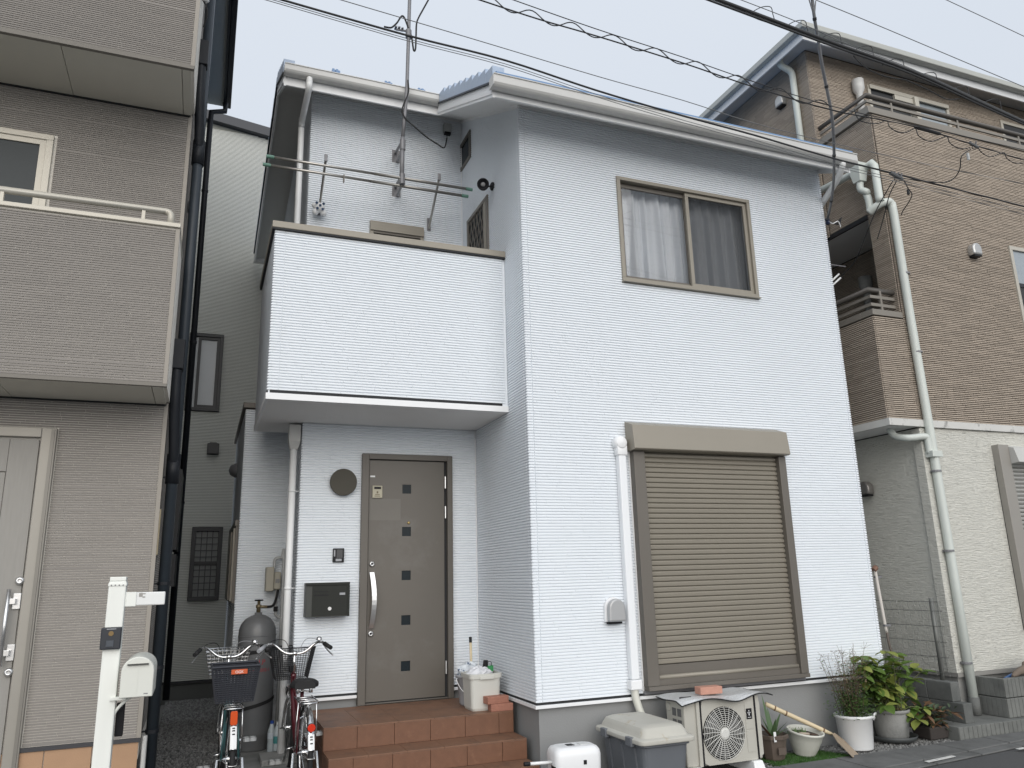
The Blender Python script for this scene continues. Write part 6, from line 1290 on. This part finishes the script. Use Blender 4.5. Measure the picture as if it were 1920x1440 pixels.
    bl = T((.20, .84, 1.075)); obj('bell', MB().lathe([(.024, -.008), (.026, 0), (.022, .014), (.010, .022), (0, .023)], bl, 16), CHROME, hb, smooth=True)
    # front basket
    def basket(nm, y0, y1, z0, z1, wb, wt, mat, rw, nv, nh, flare=.04):
        b = MB()
        def ring(u): 
            hw = (wb+(wt-wb)*u)/2; f0, f1 = y0-flare*u*.6, y1+flare*u; z = z0+(z1-z0)*u; return [(-hw, f0, z), (hw, f0, z), (hw, f1, z), (-hw, f1, z)]
        for k in range(nh+1):
            P = ring(k/nh); rr = rw*2.2 if k == nh else rw
            for a in range(4): b.tube([P[a], P[(a+1) % 4]], rr, 4)
        A, B_ = ring(0), ring(1)
        for a in range(4):
            for k in range(nv):
                u = k/nv; p = Vector(A[a]).lerp(Vector(A[(a+1) % 4]), u); q = Vector(B_[a]).lerp(Vector(B_[(a+1) % 4]), u); b.tube([p, q], rw, 4)
        for k in range(1, nv):
            u = k/nv; b.tube([Vector(A[0]).lerp(Vector(A[1]), u), Vector(A[3]).lerp(Vector(A[2]), u)], rw, 4)
        return obj(nm, b, mat, t)
    if rear_basket:
        basket('front_basket', 1.0, 1.22, .80, 1.01, .28, .36, CHROME, .0022, 10, 7)
        rb = basket('rear_basket', -.20, .06, .745, .985, .25, .325, M('black_wicker_wire', (.03, .032, .04), .55), .0046, 12, 17, .03)
        tg = obj('basket_tag', MB().box(-.035, .075, -.232, -.226, .935, .968), M('orange_tag', (.55, .09, .02), .4), rb, bevel=.002)
        cu = bpy.data.curves.new('tag', 'FONT'); cu.body = 'OGK'; cu.size = .026; cu.align_x = 'CENTER'; o = bpy.data.objects.new('tag', cu); col.objects.link(o); dg = bpy.context.evaluated_depsgraph_get(); me = bpy.data.meshes.new_from_object(o.evaluated_get(dg)); bpy.data.objects.remove(o)
        m = MB(); m.v = [(v.co.x+.02, -.2325, .942+v.co.y) for v in me.vertices]; m.f = [tuple(p.vertices) for p in me.polygons]; bpy.data.meshes.remove(me); obj('tag_lettering', m, WPL, rb)
    else:
        bk = basket('front_basket', 1.0, 1.25, .74, 1.00, .27, .38, M('black_mesh_wire', (.02, .02, .022), .5), .0022, 16, 16)
        obj('basket_rim', MB().tube([(-.19, .976, 1.0), (-.19, 1.29, 1.0), (.19, 1.29, 1.0), (.19, .976, 1.0)], .006, 6), BLKPL, bk); obj('basket_lamp', MB().box(-.03, .03, .955, 1.0, .80, .86), BLKPL, t, bevel=.008)
        obj('rear_lock', MB().torus((0, .06, .52), .06, .006, axis=(0, 1, .3), seg=18, rs=6, a0=.4, a1=5.8), CHROME, t)
    obj('fender_stay', MB().tube([(-.06, 0, R), (-.024, yr+(R+.02)*math.cos(rad(180)), R+.02), (.024, yr+(R+.02)*math.cos(rad(180)), R+.02), (.06, 0, R)], .0025, 5), CHROME, t)
    t.location = loc; t.rotation_euler = (0, 0, rad(rz)); t.scale = (scale,)*3
    return t
bicycle('bicycle', 'teal framed city bicycle with a dark rear basket bearing an orange tag', (-2.325, .24, .052), .8, 1.0, ('teal', (.035, .10, .105)), True, 4, BLKRB, 127, 160)
bicycle('bicycle', 'maroon framed city bicycle with a black mesh front basket and black saddle', (-1.80, .20, .052), .2, 1.0, ('maroon', (.075, .006, .011)), False, -6, GREYPL, 144, 168)

# ================================================================== RIGHT SIDE: BLOCK WALL, FENCE, PLANTER
def right_things():
    # grooved kerb
    GRC = M('grooved_concrete', (.165, .17, .16), .9, var=.2, vs=9, bump=.4, bs=90, c2=(.09, .095, .09), c2s=3, c2lo=.45, c2hi=.72)
    def grooved(mb, x0, x1, y0, y1, z0, z1, step=.06, g=.006):
        mb.box(x0, x1, y0+g, y1, z0, z1); x = x0
        while x < x1-.01: mb.box(x+.0022, min(x+step, x1)-.0022, y0, y0+g+.001, z0+.002, z1-.002); x += step
        return mb
    k = thing('grooved_kerb', 'low grey concrete kerb with vertical grooves in front of the ivory wall', 'kerb', (6, -.3, 0)); x = 4.13
    while x < 9: obj('kerb_block', grooved(MB(), x, x+.595, -.415, -.02, .0, .125), GRC, k, bevel=.003); x += .6
    # block wall
    w_ = thing('block_wall', 'low dark grey concrete block wall below the wire mesh fence', 'wall', (4.42, 1.2, 0)); 
    for r, (z0, z1) in enumerate(((.125, .305), (.309, .487))):
        y = -.325 if r == 0 else -.215; first = True
        while y < 3.2: ye = y+(.39 if not (first and r) else .29); obj('block', MB().box(4.345, 4.455+(.0 if r else .006), y+.003, ye-.003, z0, z1), CONCD, w_, bevel=.006); y = ye; first = False
    obj('wall_footing', MB().box(4.33, 4.47, -.02, 3.2, 0, .124), CONCD, w_); obj('mortar', MB().box(4.352, 4.448, -.20, 3.18, .126, .48), M('mortar_grey', (.09, .09, .088), .95), w_)
    # mesh fence
    f = thing('mesh_fence', 'grey welded wire mesh fence standing on the block wall', 'fence', (4.42, 1, .48)); FM_ = M('fence_grey', (.17, .175, .165), .5, metal=.4, var=.1)
    xf = 4.42
    for y in (-.05, 1.95): obj('fence_post', MB().tube([(xf+.02, y, .47), (xf+.02, y, 1.285)], .021, 10), FM_, f, smooth=True)
    m = MB(); zs = [.56, .71, .86, 1.01, 1.16, 1.25]
    for z in zs: m.tube([(xf-.012, -.19, z), (xf-.012, 2.9, z)], .0032, 4)
    y = -.17
    while y < 2.9: m.tube([(xf-.012, y, .53), (xf-.012, y, 1.16), (xf-.03, y, 1.22), (xf-.012, y, 1.265)], .0024, 4, caps=False); y += .075
    obj('wire_mesh', m, FM_, f, kind='stuff')
    # stacked grooved planter
    p = thing('concrete_planter', 'two-tier grooved concrete planter by the ivory wall', 'planter', (5.5, -.2, .125)); x0, x1, y0, y1 = 4.93, 6.6, -.335, -.02
    def ring(z0, z1, ins):
        o = MB(); a0, a1, b0, b1 = x0+ins, x1, y0+ins, y1
        o.box(a0+.006, a1, b0+.006, b0+.06, z0, z1); o.box(a0+.006, a0+.06, b0+.061, b1, z0, z1); x = a0
        while x < a1-.02: o.box(x+.0022, x+.0528, b0, b0+.0065, z0+.002, z1-.002); x += .055
        y = b0+.008
        while y < b1-.02: o.box(a0, a0+.0065, y+.0022, min(y+.0528, b1), z0+.002, z1-.002); y += .055
        return o
    obj('lower_tier', ring(.127, .305, 0), GRC, p, bevel=.003); obj('upper_tier', ring(.312, .49, .006), GRC, p, bevel=.003); obj('soil', MB().box(x0+.06, x1, y0+.062, y1-.004, .2, .455), EARTH, p)
    random.seed(2)
    d = thing('driftwood_piece', 'weathered brown driftwood piece resting on the concrete planter', 'driftwood', (5.45, -.25, .49)); obj('wood', MB().tube(smoothpath([(5.14, -.28, .50), (5.28, -.26, .535), (5.45, -.24, .55), (5.7, -.22, .54), (5.95, -.2, .52)], 4), [.012, .02, .03, .03, .036, .04, .042, .045, .045, .042, .04, .045, .04, .035, .03, .03, .02], 8), M('grey_driftwood', (.15, .12, .095), .9, var=.3, vs=14), d, smooth=True); obj('branch', MB().tube([(5.36, -.25, .54), (5.40, -.24, .60), (5.55, -.22, .63), (5.75, -.2, .62)], [.02, .025, .024, .02], 7), MATS['grey_driftwood'], d, smooth=True)
    d = thing('blue_toy_fish', 'small blue glossy ornament lying in the concrete planter', 'ornament', (5.22, -.2, .49)); obj('ornament_body', MB().tube([(5.10, -.20, .468), (5.20, -.20, .482), (5.30, -.19, .50), (5.36, -.18, .50)], [.006, .022, .022, .004], 8), M('ornament_blue', (.03, .10, .26), .25, var=.3, vs=20), d, smooth=True); obj('ornament_fin', MB().box(5.30, 5.36, -.185, -.175, .50, .53), M('ornament_red', (.25, .06, .05), .4), d)
    # outdoor standpipe between the houses
    s = thing('water_standpipe', 'thin white outdoor water pipe with brown tap in the gap right of the white house', 'water pipe', (3.95, .12, 0)); obj('pipe', MB().tube([(3.95, .155, 1.58), (3.952, .12, 1.0), (3.955, .115, .96)], .016, 8), M('aged_pvc', (.52, .49, .45), .6), s, smooth=True); obj('pipe', MB().tube(smoothpath([(3.955, .115, .96), (3.96, .11, .85), (3.985, .11, .72), (4.0, .10, .60), (4.0, .10, .02)], 4), .012, 8), M('brown_hose', (.12, .10, .085), .6), s, smooth=True)
    obj('tap', MB().tube([(3.93, .155, 1.58), (3.97, .155, 1.61)], .028, 8), M('rust_brown', (.18, .10, .07), .7), s); obj('tap_handle', MB().box(3.93, 4.02, .145, .165, 1.50, 1.52), STEELD, s); obj('pipe_clip', MB().box(3.93, 4.01, .10, .13, 1.02, 1.04), STEELD, s)
right_things()

# ================================================================== OVERHEAD WIRES
def wires():
    CB = M('black_cable', (.02, .021, .023), .6); CG = M('grey_wire', (.14, .145, .15), .5)
    def wire(label, pts, Y, r, mat=CB, ext=True, group=None):
        P = [H(u, v, 'y', Y) for u, v in pts]
        d0 = (P[0]-P[1]).normalized(); d1 = (P[-1]-P[-2]).normalized(); path = [P[0]+Vector((d0.x, 0, d0.z))*14]+smoothpath(P, 5)+[P[-1]+Vector((d1.x, 0, d1.z))*14]
        o = obj('overhead_wire', MB().tube(path, r, 6), mat, smooth=True); return tag(o, label, 'wire', group)
    w1 = [(530, 0), (766, 67), (947, 113), (1120, 170), (1280, 217), (1413, 253), (1563, 297), (1663, 322), (1920, 387)]
    G = 'wires strung along the street'
    wire('black service wire touching the antenna mast and passing before the white roof', w1, -1.0, .0085, group=G)
    wire('thin grey wire hanging just under the black service wire at the mast', [(u, v+5+.004*(u-530)) for u, v in w1[:-2]]+[(1663, 331), (1920, 395)], -1.02, .003, CG, group=G)
    wire('very thin lowest wire below the black service wire at the mast', [(u, v+9+.005*(u-530)) for u, v in w1[:-2]]+[(1663, 336), (1920, 402)], -1.05, .003, CG, group=G)
    wire('single thin wire crossing the sky above the white roof', [(640, 0), (880, 71), (1120, 143), (1280, 188), (1447, 240), (1700, 300), (1920, 345)], -1.1, .0035, CG, group=G)
    wm = [(900, 0), (1010, 36), (1120, 68), (1280, 118), (1413, 163), (1563, 207), (1713, 237), (1827, 272), (1920, 300)]
    wire('messenger wire with a lashed curling cable over the white roof', wm, -1.3, .006, group=G)
    wu = [(963, 0), (1120, 55), (1280, 107), (1413, 153), (1563, 200), (1713, 234)]
    wire('upper companion wire of the lashed curling cable', wu, -1.33, .004, group=G)
    # curling lashed cable
    pts = []; n = 0; 
    for (a, b) in zip(wm[:5], wm[1:6]):
        L = math.hypot(b[0]-a[0], b[1]-a[1]); k = max(1, int(L/6))
        for i in range(k): t = i/k; pts.append((a[0]+(b[0]-a[0])*t, a[1]+(b[1]-a[1])*t, n*6)); n += 1
    P = [H(u, v-3+(-9*math.sin(s/80*6.28) if math.sin(s/80*6.28) > 0 else -7*math.sin(s/80*6.28)), 'y', -1.3+.05*math.cos(s/80*6.28)) for u, v, s in pts]
    o = obj('curling_cable', MB().tube(P, .005, 5), CB, smooth=True); tag(o, 'black cable curling round the messenger wire above the white roof', 'wire')
    sc_ = []
    for a, b in (((1563, 207), (1620, 190)), ):
        pass
    loops = [(1602, 205), (1610, 224), (1630, 231), (1648, 231), (1663, 226), (1668, 238), (1685, 248), (1700, 248), (1716, 241), (1722, 254), (1738, 264), (1752, 264), (1775, 256), (1781, 268), (1800, 279), (1818, 277)]
    o = obj('looped_cable', MB().tube(smoothpath([H(u, v, 'y', -1.3) for u, v in loops], 4), .005, 5), CB, smooth=True); tag(o, 'black cable hanging in scallops below the messenger wire by the brown house', 'wire')
    loops = [(1832, 272), (1838, 283), (1850, 292), (1863, 293), (1882, 286), (1888, 297), (1905, 306), (1935, 304)]
    o = obj('looped_cable', MB().tube(smoothpath([H(u, v, 'y', -1.3) for u, v in loops], 4), .005, 5), CB, smooth=True); tag(o, 'last scalloped cable right of the wire clamp by the brown house', 'wire')
    a, b = H(1713, 237, 'y', -1.3), H(1765, 252, 'y', -1.3); o = obj('splice_sleeve', MB().tube([a, a.lerp(b, .1), a.lerp(b, .9), b], [.008, .018, .018, .008], 8), CB, smooth=True); tag(o, 'long black splice sleeve on the messenger wire', 'splice sleeve')
    def clamp(lab, u, v, Y, s):
        p = H(u, v, 'y', Y); random.seed(int(u)); t = thing('wire_clamp', lab, 'wire clamp', p)
        obj('clamp_body', MB().tube([p+Vector((-s*1.6, 0, s*.5)), p+Vector((s*1.8, 0, -s*.5))], s*.45, 8), M('clamp_grey', (.11, .115, .12), .5, metal=.2), t)
        for k in range(5): q = p+Vector((random.uniform(-1.4, 1.4)*s, random.uniform(-.3, .3)*s, random.uniform(-.3, .7)*s)); obj('bolt', MB().tube([q, q+Vector((random.uniform(-.2, .2)*s, -.3*s, .7*s))], s*.2, 6), STEELD, t)
        obj('tie_loop', MB().torus(p+Vector((.2*s, 0, -.7*s)), s*.7, .004, axis=(.2, 1, .1), seg=16, rs=5), CB, t)
    clamp('cluster of metal wire clamps on the service wire by the brown house corner', 1680, 330, -1.0, .045); clamp('metal wire clamp on the messenger wire by the brown house', 1825, 272, -1.3, .034)
    # thick telecom bundle
    w5 = [(1347, 0), (1440, 35), (1567, 83), (1707, 133), (1847, 197), (1920, 230)]
    wire('thick black telecom cable crossing before the brown house', w5, -2.2, .0155, group=G)
    wire('second thick black cable lashed under the telecom cable', [(u, v+7-.006*(u-1347)) for u, v in w5], -2.22, .008, group=G)
    wire('thin wire joining the telecom cable from above', [(1390, 0), (1500, 43), (1600, 88), (1707, 128), (1847, 192), (1920, 226)], -2.18, .0032, CG, group=G)
    for k, (u, v) in enumerate(((1422, 22), (1486, 48), (1550, 72), (1610, 96), (1668, 120), (1730, 146), (1790, 172), (1850, 196))):
        p = [H(u+a, v+b, 'y', -2.16) for a, b in ((-14, 2), (2, -7), (14, -10), (24, -8), (27, 4), (30, 14))]; o = obj('cable_hanger', MB().tube(smoothpath(p, 3), .0035, 5), CB, smooth=True); tag(o, 'thin looped hanger wire lashed on the thick telecom cable', 'cable hanger', 'hangers on the telecom cable')
    for u0, pts in ((0, ((1600, 105), (1625, 128), (1660, 143), (1700, 150))), (1, ((1700, 150), (1740, 168), (1775, 186), (1800, 185))), (2, ((1880, 210), (1893, 222), (1910, 228), (1935, 230))), (3, ((1395, 20), (1415, 33), (1440, 42), (1465, 48)))):
        o = obj('slack_cable', MB().tube(smoothpath([H(u, v, 'y', -2.2) for u, v in pts], 4), .005, 5), CB, smooth=True); tag(o, 'slack cable sagging under the thick telecom cable', 'wire', 'slack cables under the telecom cable')
    wire('thin wire high above the brown house eave', [(1530, 0), (1640, 45), (1780, 104), (1920, 163)], -2.2, .0035, CG, group=G)
    wire('topmost thin wire at the far right of the sky', [(1775, 0), (1850, 35), (1920, 68)], -2.2, .0035, CG, group=G)
    # service drop cable
    pts = [(1519, -25), (1523, 0), (1527, 33), (1534, 75), (1541, 120), (1549, 160), (1558, 205), (1562, 240), (1564, 290), (1563, 340), (1559, 375), (1554, 400), (1551, 412)]
    Y = [-1.6, -1.55, -1.5, -1.4, -1.3, -1.2, -1.1, -1.0, -.8, -.5, -.25, -.05, .1]
    P = [H(u, v, 'y', y) for (u, v), y in zip(pts, Y)]; t = thing('service_drop', 'grey sheathed service drop cable hanging down to the right side of the white house', 'cable', P[-1])
    obj('sheath', MB().tube(smoothpath(P, 4), .0145, 8), M('grey_sheath', (.15, .155, .165), .5), t, smooth=True)
    for k in (2, 5, 8, 10): p = P[k]; obj('sheath_band', MB().tube([p, p+(P[k+1]-p).normalized()*.025], .0185, 8), CB, t)
    for d in (-.04, .04): obj('hook_wire', MB().tube([P[1]+Vector((d, 0, .0)), P[2]], .006, 5), STEELD, t)
    e = P[-1]; obj('insulator', MB().lathe([(.02, 0), (.03, .02), (.02, .04), (.03, .06), (.015, .08)], e+Vector((.0, 0, -.06)), 10), M('navy_insulator', (.02, .03, .07), .3), t)
    for k in range(4): random.seed(60+k); obj('cable_tail', MB().tube(smoothpath([e, e+Vector((.05+.03*k, -.02, -.05)), e+Vector((.12+.02*k, -.04, -.02+.02*k)), e+Vector((.16, -.03, -.08+.02*k))], 4), .006, 5), CB if k else WPL, t)
    # drops from the clamps
    for lab, pts in (('thin drop wire running from the clamps down to white insulators', ((1675, 338, -1.0), (1655, 372, -.8), (1638, 405, -.5), (1622, 445, -.2), (1603, 490, .1), (1575, 520, .35))), ('thin black drop wire before the brown house corner', ((1682, 338, -1.0), (1668, 365, -.7), (1660, 395, -.45), (1652, 425, -.3), (1645, 448, -.2))), ('curled black drop wire right of the clamps', ((1695, 338, -1.0), (1702, 352, -.9), (1710, 365, -.8), (1702, 382, -.7), (1693, 395, -.6), (1690, 403, -.5))), ('grey drop wire linking the messenger clamp to the service wire', ((1820, 280, -1.3), (1803, 293, -1.28), (1800, 315, -1.2), (1790, 333, -1.1), (1770, 342, -1.05), (1735, 340, -1.0), (1690, 334, -1.0)))):
        o = obj('drop_wire', MB().tube(smoothpath([H(u, v, 'y', y) for u, v, y in pts], 4), .0055, 5), CB, smooth=True); tag(o, lab, 'wire')
    q = H(1703, 360, 'y', -.8); o = obj('wire_tag', MB().box(q.x-.01, q.x+.01, -.81, -.79, q.z-.03, q.z+.03), CB); tag(o, 'small black tag hanging on the curled drop wire', 'tag')
    q = H(1815, 292, 'y', -1.3); o = obj('wire_tag', MB().box(q.x-.012, q.x+.012, -1.31, -1.29, q.z-.05, q.z+.03), M('tag_grey', (.4, .41, .41), .5), bevel=.004); tag(o, 'small grey tag hanging below the messenger wire clamp', 'tag')
    for k, (u, v) in enumerate(((1570, 518), (1573, 525))):
        a, b = H(u-12, v+10, 'y', .3), H(u+3, v-4, 'y', .3); o = obj('white_insulator', MB().tube([a, b], .011, 8), WPL, smooth=True); tag(o, 'white rod insulator in the gap beside the white house', 'insulator', 'white insulators in the right gap')
    o = thing('wall_hook', 'thin grey bracket arm fixed on the right side of the white house', 'bracket', (W, .3, 4.9)); a = H(1585, 500, 'y', .3); obj('arm', MB().tube([(W+.0, .3, a.z-.01), a], .008, 6), STEELD, o); obj('cross_bar', MB().tube([(W+.06, .3, a.z-.05), (W+.06, .3, a.z+.12)], .007, 6), STEELD, o)
wires()
